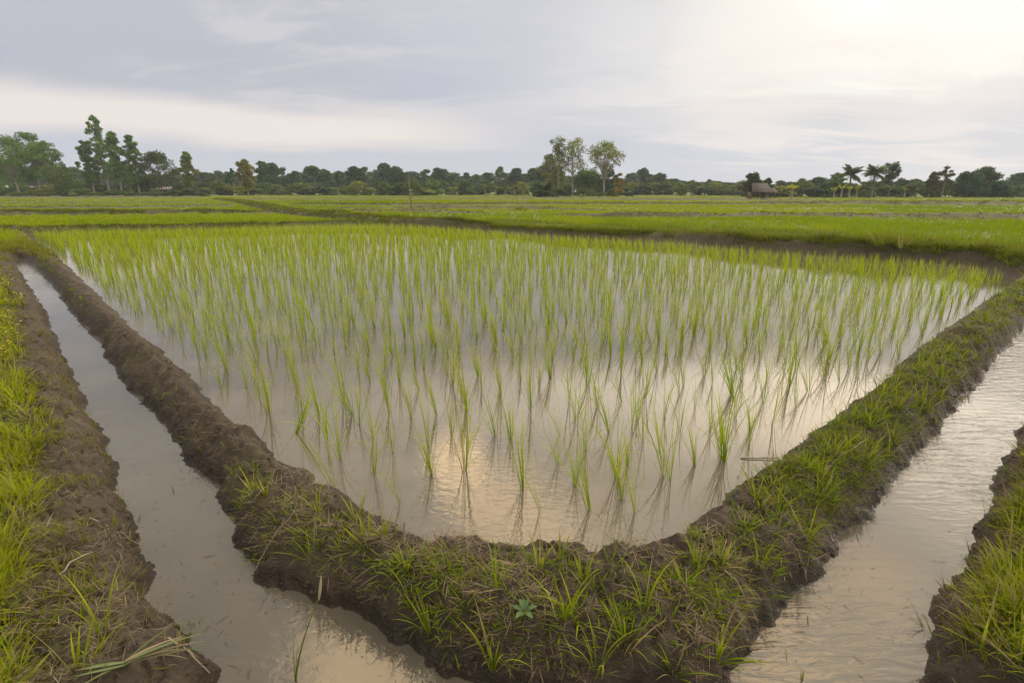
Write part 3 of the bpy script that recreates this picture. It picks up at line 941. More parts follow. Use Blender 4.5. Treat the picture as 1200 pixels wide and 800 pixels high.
# grass hummocks on the far bund
HUM = []
for k in range(3):
    n = 26
    an, rr = rng.random(n) * 2 * pi, .38 * np.sqrt(rng.random(n))
    V, Q, C = tufts(np.stack([np.cos(an) * rr, np.sin(an) * rr * .7, .10 * (1 - (rr / .4) ** 2) - .04], 1), 10, (.14, .30), (.008, .014), (.1, .9), (.3, 1.6), 5,
                    (.11, .145, .010), (.25, .285, .018), .06, .14, cv=.2)
    HUM.append(mesh_np('grass_hummock', V, Q, None, C, M_GRASS))
for (px, py), k, s, l in [((972, 280), 0, 1.0, 'round grass hummock on the back bund below the thatched hut'),
                          ((1040, 287), 1, 1.25, 'widest shaggy grass hummock on the back bund below the coconut palms'),
                          ((1088, 288), 2, 1.0, 'dark grass hummock just right of the widest hummock on back bund'),
                          ((1165, 293), 0, .9, 'grass hummock on the back bund below the dark tree clump'),
                          ((668, 268), 1, .8, 'grass hummock on the back bund below the tall pale trunked trees'),
                          ((610, 247), 2, 1.4, 'lone dark grass mound out in the far field below the squat palm')]:
    x, y, z = on_ground(px, py)
    o = link('grass_hummock', HUM[k]); o.location = (x, y, z); o.scale = (s, s, s); o.rotation_euler = (0, 0, random.random() * 6)
    tag(o, l, 'grass hummock', 'grass hummocks beyond the paddy')

# broadleaf weed: rosette of pointed leaves on a short stem
M_WEED = leaf_mat('weed leaves', .3, .5, .3)


def leaf_shape(Ln, Wd, az, lean, bend, z0, c):
    n = 8
    pts, cc = [], []
    p = np.array([0, 0, z0]); dh = np.array([cos(az), sin(az), 0]); wd = np.array([-sin(az), cos(az), 0])
    for k in range(n + 1):
        t = k / n
        w = Wd * (sin(pi * min(t * .92 + .06, 1)) ** .9)
        up = np.array([0, 0, .18 * w])
        pts += [p - wd * w / 2 + up, p, p + wd * w / 2 + up]
        cc += [c, np.array(c) * 1.25, c]
        th = lean + bend * t
        p = p + Ln / n * (sin(th) * dh + cos(th) * np.array([0, 0, 1]))
    q = []
    for k in range(n):
        a = 3 * k
        q += [[a, a + 1, a + 4, a + 3], [a + 1, a + 2, a + 5, a + 4]]
    return np.array(pts), np.array(q), np.array(cc)


x, y, z = on_ground(614, 733)
w = thing('broadleaf_weed', 'small green broadleaf weed with five pointed leaves on the corner bund', 'weed', (x, y, z), .3)
V, Q, C = tube([(0, 0, -.01), (.003, 0, .03), (.004, .002, .06)], [.003, .0026, .002], 6)
link('stem', mesh_np('stem', V, Q, None, C * np.array([.10, .14, .05]), M_WEED), w)
for k in range(7):
    V, Q, C = leaf_shape(.048 - .010 * (k > 4), .019 - .004 * (k > 4), k * 1.257 + (k > 4) * .6, 1.0 - .5 * (k > 4), .75, .05 + .006 * (k > 4), (.085, .135, .05))
    link('leaf', mesh_np('leaf', V, Q, None, C, M_WEED), w)

# yellow flowered weeds on the outer bank
M_PETAL = rough_mat('yellow petals', (.55, .40, .01), (.65, .48, .02), 8, .6, 0)


def yellow_weed(px, py, s, l):
    x, y, z = on_ground(px, py)
    w = thing('yellow_weed', l, 'weed', (x, y, z), random.random() * 6, 'yellow weeds on the outer bank')
    w.scale = (s, s, s)
    vs, fl = [], []
    for k in range(5):
        a = k * 1.3 + random.random(); hgt = random.uniform(.10, .24); sp = random.uniform(.02, .09)
        tip = np.array([cos(a) * sp, sin(a) * sp, hgt])
        t = tube([(0, 0, -.01), tip * .5 + np.array([0, 0, .02]), tip], [.003, .0025, .0018], 5)
        vs.append((t[0], t[1], t[2] * np.array([.16, .18, .02])))
        for j in range(5):
            f = .25 + .15 * j
            lv = leaf_shape(random.uniform(.035, .06), .014, random.random() * 6.3, 1.0, .5, 0, (.34, .34, .015))
            vs.append((lv[0] + tip * f, lv[1], lv[2]))
        fp = []
        for j in range(5):
            lf = leaf_shape(.012, .009, j * 1.257, 1.2, .2, 0, (.6, .45, .01))
            fp.append((lf[0] + tip, lf[1], lf[2]))
        fl.append(merge(fp))
    V, Q, C = merge(vs); link('stem', mesh_np('stem', V, Q, None, C, M_WEED), w)
    for V, Q, C in fl: link('flower', mesh_np('flower', V, Q, None, C, M_PETAL), w)


for px, py, s, l in [(12, 345, 1.2, 'yellow weed farthest up the outer bank at the picture edge'), (28, 362, 1.0, 'yellow weed growing nearest the ditch on the outer bank'),
                     (8, 385, 1.1, 'yellow weed at the picture edge between two others'), (22, 408, 1.0, 'tall yellow weed above the brighter grass of the outer bank'),
                     (8, 430, 1.0, 'yellow weed nearest the lens on the outer bank')]:
    yellow_weed(px, py, s, l)

# sticks, reeds and straw
def stick(name, p0, p1, r0, r1, mat, label, cat, sag=.0, wob=.004):
    p0, p1 = np.array(p0), np.array(p1)
    path = [p0 + (p1 - p0) * t + np.array([random.gauss(0, wob), random.gauss(0, wob), sag * sin(pi * t) + random.gauss(0, wob)]) for t in np.linspace(0, 1, 7)]
    base = np.array(path[0])
    V, Q, C = tube([p - base for p in path], np.linspace(r0, r1, 7), 7)
    o = link(name, mesh_np(name, V, Q, None, C, mat)); o.location = base
    return tag(o, label, cat)


M_TWIG = rough_mat('bleached twig', (.16, .125, .09), (.34, .28, .21), 40)
x, y, z = on_ground(473, 640)
stick('broken_stick', (x, y, z - .02), (x + .012, y - .01, z + .11), .0055, .004, M_TWIG, 'short broken grey stick standing in the bund edge', 'stick', 0, .001)
a0, a1 = gp(868, 536, .006), gp(912, 537, .006)
stick('floating_stick', (*a0, .006), (*a1, .008), .004, .003, M_TWIG, 'thin straight stick floating beside the grassy bund', 'stick', 0, .001)
for (x0, y0), (x1, y1), l in [((300, 672), (345, 605), 'pale dead stalk lying across the narrow bund'), ((70, 675), (112, 655), 'forked dead stalk on the bare outer bank'),
                              ((105, 612), (165, 643), 'thin dead runner reaching from the bare bank over the ditch'), ((960, 560), (1015, 520), 'straw lying along the grassy bund crest'),
                              ((905, 565), (945, 640), 'bent dead stem hanging over the dark bund side'), ((635, 690), (652, 735), 'brown dead stalk beside the dead root patch'),
                              ((195, 750), (250, 798), 'dead brown stem lying by the pulled straw'), ((850, 670), (885, 735), 'thin dead stem on the bare slope above the rippled ditch')]:
    p0, p1 = on_ground(x0, y0), on_ground(x1, y1)
    stick('dead_stalk', (p0[0], p0[1], p0[2] + .01), (p1[0], p1[1], max(p1[2], ZD) + .02), .0028, .0015, M_TWIG, l, 'dead stalk', .02)
# pulled straw bundle at the lower left
x, y, z = on_ground(150, 785)
n = 13
base = np.zeros((n, 3)); base[:, 2] = .02 + .012 * rng.random(n); base[:, :2] += rng.normal(0, .006, (n, 2))
az = rng.normal(.38, .26, n)
c = vary((.20, .165, .10), n, .3, .1); c[:4] = vary((.13, .16, .06), 4)
V, Q, C = blades(base, az, .12 + .12 * rng.random(n), .006 + .005 * rng.random(n), 1.15 + .2 * rng.random(n), .2 + .7 * rng.random(n), 7, c, c * .9, .9)
V2, Q2, C2 = blades(base[:6], az[:6] + pi, .08 + .04 * rng.random(6), .011, 1.45, .1, 3, c[:6], c[:6], .5)
V, Q, C = merge([(V, Q, C), (V2, Q2, C2)])
o = link('straw_bundle', mesh_np('straw_bundle', V, Q, None, C, M_DRY)); o.location = (x, y, z)
tag(o, 'pulled wisp of pale straw lying on the bare outer bank', 'straw')
# reeds standing in or over the ditch
def reed(px, py, h, nb, l, head=False, lean=.15, az0=None):
    x, y = gp(px, py, ZD)
    az = rng.random(nb) * 6.28 if az0 is None else np.full(nb, az0) + rng.normal(0, .3, nb)
    V, Q, C = blades(np.zeros((nb, 3)) + np.array([0, 0, -.03]), az, h * (.7 + .3 * rng.random(nb)), .006, lean * rng.random(nb) + .03, .4 * rng.random(nb), 7,
                     vary((.10, .14, .02), nb), vary((.22, .26, .04), nb), 1)
    if not head:
        o = link('reed', mesh_np('reed', V, Q, None, C, M_GRASS)); o.location = (x, y, ZD)
        return tag(o, l, 'reed', 'reeds in the ditch')
    t = thing('reed', l, 'reed', (x, y, ZD), 0, 'reeds in the ditch')
    link('blade', mesh_np('blade', V, Q, None, C, M_GRASS), t)
    ax = (.10, .03)
    path = [(ax[0] * s ** 1.5, ax[1] * s, -.03 + s * (h + .03)) for s in np.linspace(0, 1, 7)]
    V, Q, C = tube(path, np.linspace(.0032, .0015, 7), 6)
    link('stem', mesh_np('stem', V, Q, None, C * np.array([.17, .21, .03]), M_GRASS), t)
    e = np.array(path[-1])
    V, Q, C = tube([e - [.002, 0, .01], e + [.004, 0, .02], e + [.009, .001, .05], e + [.014, .002, .08]], [.002, .0045, .004, .001], 6)
    link('seed_head', mesh_np('seed_head', V, Q, None, C * np.array([.36, .32, .18]), M_DRY), t)
    return t


reed(345, 798, .30, 2, 'reed with a pale seed head rising from the ditch mouth', True, .1, .3)
reed(203, 576, .09, 1, 'single short reed stub standing in mid ditch')
reed(225, 735, .08, 7, 'sunken clump of reed tips in the ditch by the bare bank', lean=.7)
reed(370, 783, .06, 3, 'tiny reed shoot beside the seed headed reed')
reed(162, 610, .07, 6, 'submerged weed clump against the bare bank of the ditch', lean=.8)
reed(1140, 650, .14, 4, 'reed leaning from the brink of the rippled ditch', lean=.6, az0=2.6)
reed(1090, 740, .14, 3, 'lower reed leaning over the rippled ditch', lean=.7, az0=2.4)
reed(940, 796, .10, 3, 'reed shoot poking up at the picture bottom in rippled water')

# ------------------------------------------------------------------ wooden pole in the far field
px0, py0 = gp(482, 247, .1)
t = thing('wooden_pole', 'thin weathered wooden pole standing alone in the far field', 'pole', (px0, py0, zat(px0, py0)))
V, Q, C = tube([(0, 0, -.2), (.01, 0, .6), (-.01, 0, 1.35)], [.045, .042, .036], 8); link('post', mesh_np('post', V, Q, None, C, M_WOOD), t)
V, Q, C = tube([(.0, -.05, 1.0), (-.02, -.05, 1.6), (-.04, -.05, 2.35)], [.028, .025, .018], 7); link('upper_stick', mesh_np('upper_stick', V, Q, None, C, M_TWIG), t)
V, Q, C = boxes([(-.01, -.03, 1.3, .16, .16, .14)]); link('binding', mesh_np('binding', V, Q, None, C, M_TWIG, False), t)

# ------------------------------------------------------------------ hut and shed
def hut():
    x, y, _ = at_dist(890, 235, 68)
    t = thing('thatched_hut', 'open field hut with weathered thatched gable roof before the treeline', 'hut', (x, y, zat(x, y)), -.12)
    t.scale = (.66, .72, .80)
    me = bpy.data.meshes.new('roof')

    def gable(name, x0, x1, hw, eave, ridge, inset, th, parent, yo=0):
        o = []
        for dz in (0, -th):
            o += [(x0, -hw + yo, eave + dz), (x1, -hw + yo, eave + dz), (x1 - inset, yo, ridge + dz), (x0 + inset, yo, ridge + dz), (x1, hw + yo, eave + dz), (x0, hw + yo, eave + dz)]
        v = np.array(o, float)
        f = [[0, 1, 2, 3], [3, 2, 4, 5], [7, 6, 9, 8], [8, 9, 11, 10], [0, 6, 7, 1], [4, 10, 11, 5], [1, 7, 8, 2], [2, 8, 10, 4], [3, 9, 6, 0], [5, 11, 9, 3]]
        ob = link(name, mesh_np(name, v, np.array(f), None, np.ones_like(v), M_THATCH, False), parent)
        return ob
    gable('roof', -2.3, 1.6, 1.9, 1.35, 2.75, .55, .14, t)
    gable('lean_to_roof', 1.2, 2.7, 1.5, 1.25, 1.95, .15, .10, t)
    V, Q, C = boxes([(-1.0, 1.0, .95, 2.2, .06, .7), (.6, .2, .75, .06, 1.7, 1.1), (-1.95, .2, .75, .06, 1.7, 1.1)])
    link('wall', mesh_np('wall', V, Q, None, C, M_WOOD, False), t)
    V, Q, C = boxes([(-.2, 0, .42, 3.6, 2.4, .08)]); link('platform', mesh_np('platform', V, Q, None, C, M_WOOD, False), t)
    for sx, sy, hh in ((-2, -1.2, 1.6), (-.7, -1.2, 1.6), (.6, -1.2, 1.6), (-2, 1.2, 1.6), (.6, 1.2, 1.6), (2.3, -1.1, 1.35), (2.3, 1.1, 1.35)):
        V, Q, C = tube([(sx, sy, -.2), (sx, sy, hh)], [.07, .06], 7); link('post', mesh_np('post', V, Q, None, C, M_WOOD), t)


hut()


def shed():
    x, y, _ = at_dist(190, 228, 150)
    t = thing('field_shed', 'long low shed with a faded pinkish tin roof under the trees', 'shed', (x, y, .1), .05)
    v, q = [], []
    n = 24
    for i in range(n + 1):
        u = -3.4 + 6.8 * i / n
        dz = .04 * (i % 2)
        v += [(u, -2, 1.55 + dz), (u, 0, 2.2 + dz), (u, 2, 1.6 + dz)]
    for i in range(n):
        q += [[3 * i, 3 * i + 3, 3 * i + 4, 3 * i + 1], [3 * i + 1, 3 * i + 4, 3 * i + 5, 3 * i + 2]]
    o = link('roof', mesh_np('roof', np.array(v), np.array(q), None, np.ones((len(v), 3)), M_TIN, False), t)
    sol = o.modifiers.new('thick', 'SOLIDIFY'); sol.thickness = .05
    V, Q, C = boxes([(0, 1.6, .8, 6, .08, 1.4)]); link('wall', mesh_np('wall', V, Q, None, C, M_WOOD, False), t)
    for sx in (-3, -1, 1, 3):
        for sy in (-1.7, 1.7):
            V, Q, C = tube([(sx, sy, -.2), (sx, sy, 1.6)], [.08, .07], 6); link('post', mesh_np('post', V, Q, None, C, M_WOOD), t)


shed()


# ------------------------------------------------------------------ trees
def leaves(centres, radii, n_each, size, cols, flat=.75, droop=0.0):
    """leaf sprays scattered through clumps; a clump has its own tint"""
    out_p, out_c, out_s = [], [], []
    for c, rad, n, co in zip(centres, radii, n_each, cols):
        d = rng.normal(size=(n, 3)); d /= np.linalg.norm(d, axis=1)[:, None]
        rr = rng.random(n) ** .45
        p = d * rr[:, None] * np.array([rad, rad, rad * flat])
        p *= 1 + .35 * (rng.random((n, 1)) - .5)
        out_p.append(np.asarray(c) + p)
        out_c.append(vary(co, n, .25, .12)); out_s.append(np.full(n, size))
    P, Cc, S = np.concatenate(out_p), np.concatenate(out_c), np.concatenate(out_s)
    n = len(P)
    S = S * (.6 + .8 * rng.random(n))
    nrm = rng.normal(size=(n, 3)) + np.array([0, 0, .7]); nrm /= np.linalg.norm(nrm, axis=1)[:, None]
    ref = rng.normal(size=(n, 3))
    u = np.cross(nrm, ref); u /= np.linalg.norm(u, axis=1)[:, None]
    v = np.cross(nrm, u)
    a, b = u * (S * .5)[:, None], v * (S * .28)[:, None]
    V = np.stack([P - a, P - b, P + a, P + b], 1).reshape(-1, 3)
    Q = np.arange(n * 4).reshape(-1, 4)
    return V, Q, np.repeat(Cc, 4, 0)


def tree_meshes(kind, Hh, Wc, g=(.06, .09, .022), seed=0, lsize=.45, nmul=1.0):
    """(trunk mesh data, crown mesh data) for a tree Hh tall with a crown Wc wide; base at the origin"""
    rs = np.random.default_rng(seed)
    limbs, cen, rad = [], [], []
    bx, by = rs.normal(0, .015 * Hh, 2)
    tr = max(.10, Hh * .016)
    trunkp = lambda t: np.array([bx * sin(t * 2.5), by * sin(t * 2.2), Hh * t])
    if kind == 'eucalyptus':
        lo, n = .20, 64
        limbs.append(([trunkp(t) for t in np.linspace(-.02, .96, 9)], np.linspace(tr, tr * .18, 9)))
        for i in range(n):
            t = lo + (1 - lo) * (i + .5) / n
            prof = np.interp((t - lo) / (1 - lo), [0, .25, .6, .85, 1], [.55, 1.0, .92, .6, .15])
            an = i * 2.4 + rs.random(); ro = Wc / 2 * prof * (.15 + .9 * rs.random())
            c = trunkp(min(t, .97)) + np.array([cos(an) * ro, sin(an) * ro, .04 * Hh * rs.random()])
            cen.append(c); rad.append(Wc * (.08 + .10 * rs.random()) * (.55 + .45 * prof) + .15)
            limbs.append(([trunkp(max(t - .08, .1)), (trunkp(t - .03) + c) / 2, c], [tr * .28, tr * .18, tr * .06]))
    elif kind in ('broad', 'head'):
        lo_ = .20 if kind == 'broad' else .46
        limbs.append(([trunkp(t) for t in np.linspace(-.02, .6, 6)], np.linspace(tr * 1.2, tr * .6, 6)))
        n = 52 if kind == 'broad' else 42
        for i in range(n):
            el = rs.random() ** .8
            an = i * 2.4 + rs.random()
            ro = Wc / 2 * sqrt(max(0, 1 - (2 * el - .85) ** 2 / 1.6)) * (.3 + .68 * rs.random())
            c = np.array([cos(an) * ro, sin(an) * ro, Hh * (lo_ + (.94 - lo_) * el)])
            cen.append(c); rad.append(Wc * (.10 + .11 * rs.random()))
            limbs.append(([trunkp(.22 + .3 * rs.random()), c * np.array([.5, .5, .8]), c], [tr * .4, tr * .22, tr * .06]))
    elif kind == 'round':                    # bare trunk, rounded dark head
        limbs.append(([trunkp(t) for t in np.linspace(-.02, .85, 6)], np.linspace(tr, tr * .4, 6)))
        n = 34
        for i in range(n):
            an = i * 2.4 + rs.random(); el = rs.random()
            ro = Wc / 2 * sqrt(max(.05, 1 - (2 * el - .8) ** 2)) * (.25 + .78 * rs.random() ** .8)
            c = np.array([bx + cos(an) * ro, by + sin(an) * ro, Hh * (.28 + .66 * el)])
            cen.append(c); rad.append(Wc * (.07 + .12 * rs.random()))
            limbs.append(([trunkp(.4 + .3 * rs.random()), c], [tr * .35, tr * .08]))
    elif kind == 'sparse':
        limbs.append(([trunkp(t) for t in np.linspace(-.02, .97, 9)], np.linspace(tr, tr * .2, 9)))
        n = 22
        for i in range(n):
            t = .42 + .56 * i / (n - 1)
            an = i * 2.4 + rs.random(); ro = Wc / 2 * (.25 + .7 * rs.random()) * (1.1 - .6 * (t - .5) * 2 * .6)
            c = trunkp(t) + np.array([cos(an) * ro, sin(an) * ro * .8, Hh * .02])
            cen.append(c); rad.append(Wc * (.12 + .13 * rs.random()))
            limbs.append(([trunkp(t - .12), (trunkp(t - .03) + c) / 2, c], [tr * .45, tr * .3, tr * .08]))
    else:                                    # bush
        limbs.append(([trunkp(t) for t in np.linspace(-.05, .7, 4)], np.linspace(tr * 1.2, tr * .4, 4)))
        n = 18
        for i in range(n):
            an = i * 2.4 + rs.random(); el = rs.random()
            ro = Wc / 2 * sqrt(max(0.05, 1 - el * el)) * (.35 + .5 * rs.random())
            cen.append(np.array([cos(an) * ro, sin(an) * ro, Hh * (.06 + .80 * el)])); rad.append(min(Wc, Hh * 1.3) * (.17 + .1 * rs.random()))
    cols = [np.array(g) * (.7 + .65 * rs.random()) * np.array([1 + .25 * (rs.random() - .3), 1, 1]) for _ in cen]
    dens = {'sparse': 125, 'eucalyptus': 150, 'broad': 170, 'head': 110, 'round': 170, 'bush': 170}[kind] * nmul
    ne = [max(12, int(dens * (rr / (Wc * .18)) ** 1.3)) for rr in rad]
    V, Q, C = leaves(cen, rad, ne, lsize, cols, .72)
    tv = merge([tube(p, r_, 6) for p, r_ in limbs])
    return tv, (V, Q, C)


def plant(kind, px, top, wpx, d, label, cat='tree', g=(.06, .09, .022), bark=None, seed=0, lsize=None, group=None, name='tree', nmul=1.0):
    xt, yt, zt = at_dist(px, top, d)
    z0 = .1
    depth = d * CP + (H_CAM - zt) * SP
    Hh, Wc = zt - z0, wpx / FPX * depth * {'eucalyptus': .84, 'broad': .95}.get(kind, 1)
    t = thing(name, label, cat, (xt, d, z0), random.random() * 6, group)
    tv, cv = tree_meshes(kind, Hh * .97, Wc, g, seed, lsize or max(.16, .0029 * d), nmul * .95)
    link('trunk', mesh_np('trunk', tv[0], tv[1], None, None, bark or M_BARK), t)
    link('crown', mesh_np('crown', cv[0], cv[1], None, cv[2], M_TREE, False), t)
    return t


G_EUC, G_DARK, G_MID, G_YEL, G_OLV = (.105, .190, .034), (.046, .108, .040), (.080, .165, .030), (.24, .28, .03), (.19, .235, .036)
HERO = [
    ('broad', 4, 156, 50, 128, 'pale trunked spreading tree cut by the picture edge', G_EUC, M_PALE),
    ('broad', 27, 151, 44, 132, 'tall leafy tree with white trunk beside the picture edge', G_EUC, M_PALE),
    ('broad', 46, 161, 40, 126, 'leafy tree with pair of white trunks sloping down to the dark round tree', G_EUC, M_PALE),
    ('round', 61, 178, 24, 150, 'dark round tree just right of the leafy white trunked trees', G_DARK, M_BARK),
    ('bush', 70, 193, 34, 122, 'dense dark bushy tree reaching the ground left of the tall eucalyptus', (.085, .13, .03), M_BARK),
    ('eucalyptus', 97, 164, 24, 128, 'leftmost and shortest eucalyptus of the tall slender four', G_EUC, M_PALE),
    ('eucalyptus', 109, 134, 27, 130, 'tallest eucalyptus of the tall slender four', G_EUC, M_PALE),
    ('eucalyptus', 128, 153, 25, 127, 'eucalyptus standing just right of the tallest one', G_EUC, M_PALE),
    ('eucalyptus', 150, 157, 23, 129, 'rightmost airy eucalyptus of the tall slender four', G_EUC, M_PALE),
    ('broad', 181, 175, 40, 131, 'broad dark tree standing over the pink roofed shed', (.085, .125, .034), M_BARK),
    ('bush', 166, 199, 28, 134, 'bright green bushy tree between the airy eucalyptus and broad tree', G_MID, M_BARK),
    ('eucalyptus', 216, 177, 21, 126, 'lone slender eucalyptus right of the pink roofed shed', (.13, .165, .036), M_PALE),
    ('round', 268, 195, 15, 150, 'thin dark tree left of the yellow green slim tree', G_DARK, M_BARK),
    ('eucalyptus', 285, 187, 24, 128, 'yellow green slim tree standing before the dark treeline', (.15, .16, .03), M_PALE),
    ('sparse', 656, 161, 30, 120, 'thinner of two tall bare trunked trees behind the squat palm', (.14, .165, .04), M_PALE),
    ('sparse', 673, 164, 34, 122, 'fuller of two tall bare trunked trees behind the squat palm', (.14, .17, .036), M_PALE),
    ('sparse', 644, 181, 24, 124, 'lower leafy tree leaning out left of the two bare trunked trees', (.13, .165, .036), M_PALE),
    ('broad', 651, 196, 26, 130, 'olive tree filling in behind the squat palm', G_OLV, M_BARK),
    ('broad', 690, 199, 40, 132, 'dark bushy tree between the bare trunked trees and the big round headed tree', G_MID, M_BARK),
    ('head', 711, 162, 42, 120, 'big round headed tree with white trunk, tallest in mid treeline', (.16, .19, .032), M_PALE),
    ('round', 715, 196, 22, 128, 'dark lower tree behind the white trunk of the big round headed tree', G_DARK, M_BARK),
    ('bush', 726, 199, 13, 118, 'narrow yellowing bush hugging the big round headed tree', (.24, .19, .02), M_BARK),
    ('broad', 883, 201, 20, 98, 'dark conical tree rising behind the thatched hut', (.06, .095, .032), M_BARK),
    ('round', 901, 207, 14, 100, 'small airy tree behind the lower end of the hut roof', G_DARK, M_BARK),
    ('sparse', 1049, 191, 22, 104, 'tall airy dark tree between the coconut palms and far pair of trees', G_DARK, M_BARK),
    ('eucalyptus', 1094, 202, 12, 98, 'small slender tree left of the tall dark club shaped tree', (.10, .125, .036), M_PALE),
    ('round', 1112, 193, 19, 98, 'tall dark club shaped tree with a straight pale trunk', (.085, .10, .04), M_PALE),
    ('broad', 1140, 199, 27, 102, 'left tree of the dark clump near the picture edge', G_DARK, M_BARK),
    ('broad', 1159, 195, 30, 106, 'taller rear tree of the dark clump near the picture edge', (.075, .115, .035), M_BARK),
    ('bush', 1175, 212, 22, 100, 'low dark bushy tree right of the dark clump', G_DARK, M_BARK),
    ('broad', 1199, 201, 28, 130, 'rounded tree cut by the picture edge beyond the low dark bush', G_DARK, M_BARK),
]
for i, (kind, px, top, w, d, l, g, bark) in enumerate(HERO):
    plant(kind, px, top, w, d, l, 'tree' if kind != 'bush' else 'bushy tree', g, bark, 100 + i, name={'eucalyptus': 'slender_tree', 'bush': 'bushy_tree'}.get(kind, 'tree'))

# the treeline behind: every tree of it a tree, labels count along it between landmarks
MARKS = [(-400, 'beyond the picture edge'), (75, 'the dark round tree'), (285, 'the yellow green slim tree'), (482, 'the wooden pole'), (638, 'the squat palm'),
         (711, 'the big round headed tree'), (890, 'the thatched hut'), (1000, 'the taller coconut palm'), (1112, 'the club shaped tree'), (1600, 'the picture edge')]
ORD = ['first', 'second', 'third', 'fourth', 'fifth', 'sixth', 'seventh', 'eighth', 'ninth', 'tenth', 'eleventh', 'twelfth', 'thirteenth', 'fourteenth', 'fifteenth', 'sixteenth',
       'seventeenth', 'eighteenth', 'nineteenth', 'twentieth']
ORD += [f'twenty {o}' for o in ORD[:9]] + ['thirtieth'] + [f'thirty {o}' for o in ORD[:9]]
LINE = [(-170, 170, 34), (-130, 178, 30), (-95, 172, 34), (-60, 165, 36), (-28, 172, 30), (86, 196, 20), (140, 192, 20), (205, 200, 18), (232, 200, 17), (243, 202, 15), (254, 200, 15), (311, 188, 20), (329, 196, 17), (346, 200, 16), (365, 195, 20), (380, 200, 15),
        (397, 201, 14), (415, 195, 18), (427, 194, 15), (449, 191, 18), (464, 195, 19), (474, 202, 14), (498, 197, 16), (515, 196, 18), (530, 204, 12), (547, 202, 13), (558, 204, 12),
        (570, 202, 14), (587, 195, 15), (605, 197, 16), (624, 197, 15), (636, 195, 14), (741, 204, 16), (754, 196, 12), (763, 203, 16), (774, 204, 15), (789, 209, 13),
        (800, 212, 12), (811, 211, 13), (822, 213, 11), (832, 210, 11), (843, 212, 12), (856, 214, 13), (869, 213, 12), (915, 212, 12), (927, 213, 12), (939, 209, 14), (950, 212, 12), (960, 208, 19),
        (973, 211, 14), (982, 204, 12), (1014, 212, 14), (1036, 211, 14), (1060, 211, 14), (1073, 209, 13), (1084, 213, 13), (1103, 212, 14), (1126, 211, 14), (1187, 213, 16), (1230, 200, 30), (1262, 205, 28), (1300, 198, 32),
        (1345, 204, 30), (1390, 200, 34)]
LINE.sort()
cnt = {}
SHARED = []
for k in range(9):
    tv, cv = tree_meshes(['round', 'broad', 'round', 'broad', 'round', 'eucalyptus', 'broad', 'round', 'broad'][k], 10.0, 5.4 + .5 * (k % 4),
                         [G_DARK, (.078, .145, .046), (.064, .128, .060)][k % 3], 300 + k, .55, 1.1)
    SHARED.append((mesh_np('trunk', tv[0], tv[1], None, None, M_BARK), mesh_np('crown', cv[0], cv[1], None, cv[2], M_TREE, False), 5.4 + .5 * (k % 4)))


def treeline(items, d0, d1, what, group, name='treeline_tree', shared=SHARED, wmul=1.25):
    for px, top, w in items:
        d = random.uniform(d0, d1) * (.72 if px > 880 else 1)
        xt, yt, zt = at_dist(px, top, d)
        depth = d * CP + (H_CAM - zt) * SP
        mi = max(i for i, mk in enumerate(MARKS) if mk[0] <= px)
        key = (mi, what); cnt[key] = cnt.get(key, 0) + 1
        lab = f'{what}, {ORD[cnt[key] - 1]} along between {MARKS[mi][1]} and {MARKS[mi + 1][1]}' if mi else f'{what} {ORD[cnt[key] - 1]} outward left of the picture edge'
        tm, cm, wc = shared[random.randrange(len(shared))]
        t = thing(name, lab, 'tree' if 'tree' in name else 'bush', (xt, d, .1), random.random() * 6.28, group)
        sx = wmul * w / FPX * depth / wc
        t.scale = (sx, sx, (zt - .1) / (9.8 if shared is SHARED else 2.9))
        link('trunk', tm, t); link('crown', cm, t)


treeline(LINE, 165, 205, 'dark treeline tree', 'trees of the far treeline')
# a lower second rank behind closes the gaps
RANK2 = []
x = -190
while x < 1400:
    base = np.interp(x, [-200, 0, 100, 250, 450, 640, 780, 900, 1100, 1400], [188, 190, 200, 206, 203, 204, 210, 215, 214, 208])
    RANK2.append((x, base + random.uniform(-2.5, 3), random.uniform(18, 26))); x += random.uniform(13, 19)
treeline([r_ for r_ in RANK2], 215, 260, 'low rear tree', 'low trees at the back of the treeline', 'rear_tree', wmul=1.5)

# bushes along the foot of the treeline
BUSH = []
for k in range(6):
    tv, cv = tree_meshes('bush', 3.0, 5.0, [(.085, .15, .034), (.12, .175, .036), (.065, .12, .032), (.15, .19, .036), (.10, .16, .036), (.06, .11, .036)][k], 500 + k, .38, 1.2)
    BUSH.append((mesh_np('trunk', tv[0], tv[1], None, None, M_BARK), mesh_np('crown', cv[0], cv[1], None, cv[2], M_TREE, False), 5.0))
FOOT = []
x = -190
while x < 1400:
    if not (676 < x < 682):
        FOOT.append((x, 229 - random.uniform(8, 17), random.uniform(20, 34)))
    x += random.uniform(10, 16)
treeline(FOOT, 136, 162, 'low bush', 'bushes along the foot of the treeline', 'bush', BUSH, 1.2)

BRUSH = [(x + random.uniform(-3, 3), 229 - random.uniform(2.5, 8), random.uniform(14, 26)) for x in range(-6, 236, 15)] + [(x + random.uniform(-3, 3), 230 - random.uniform(4, 9), random.uniform(12, 20)) for x in range(628, 745, 11)]
treeline(BRUSH, 116, 123, 'front bush', 'brush around the feet of the tall trees', 'bush', BUSH, 1.1)

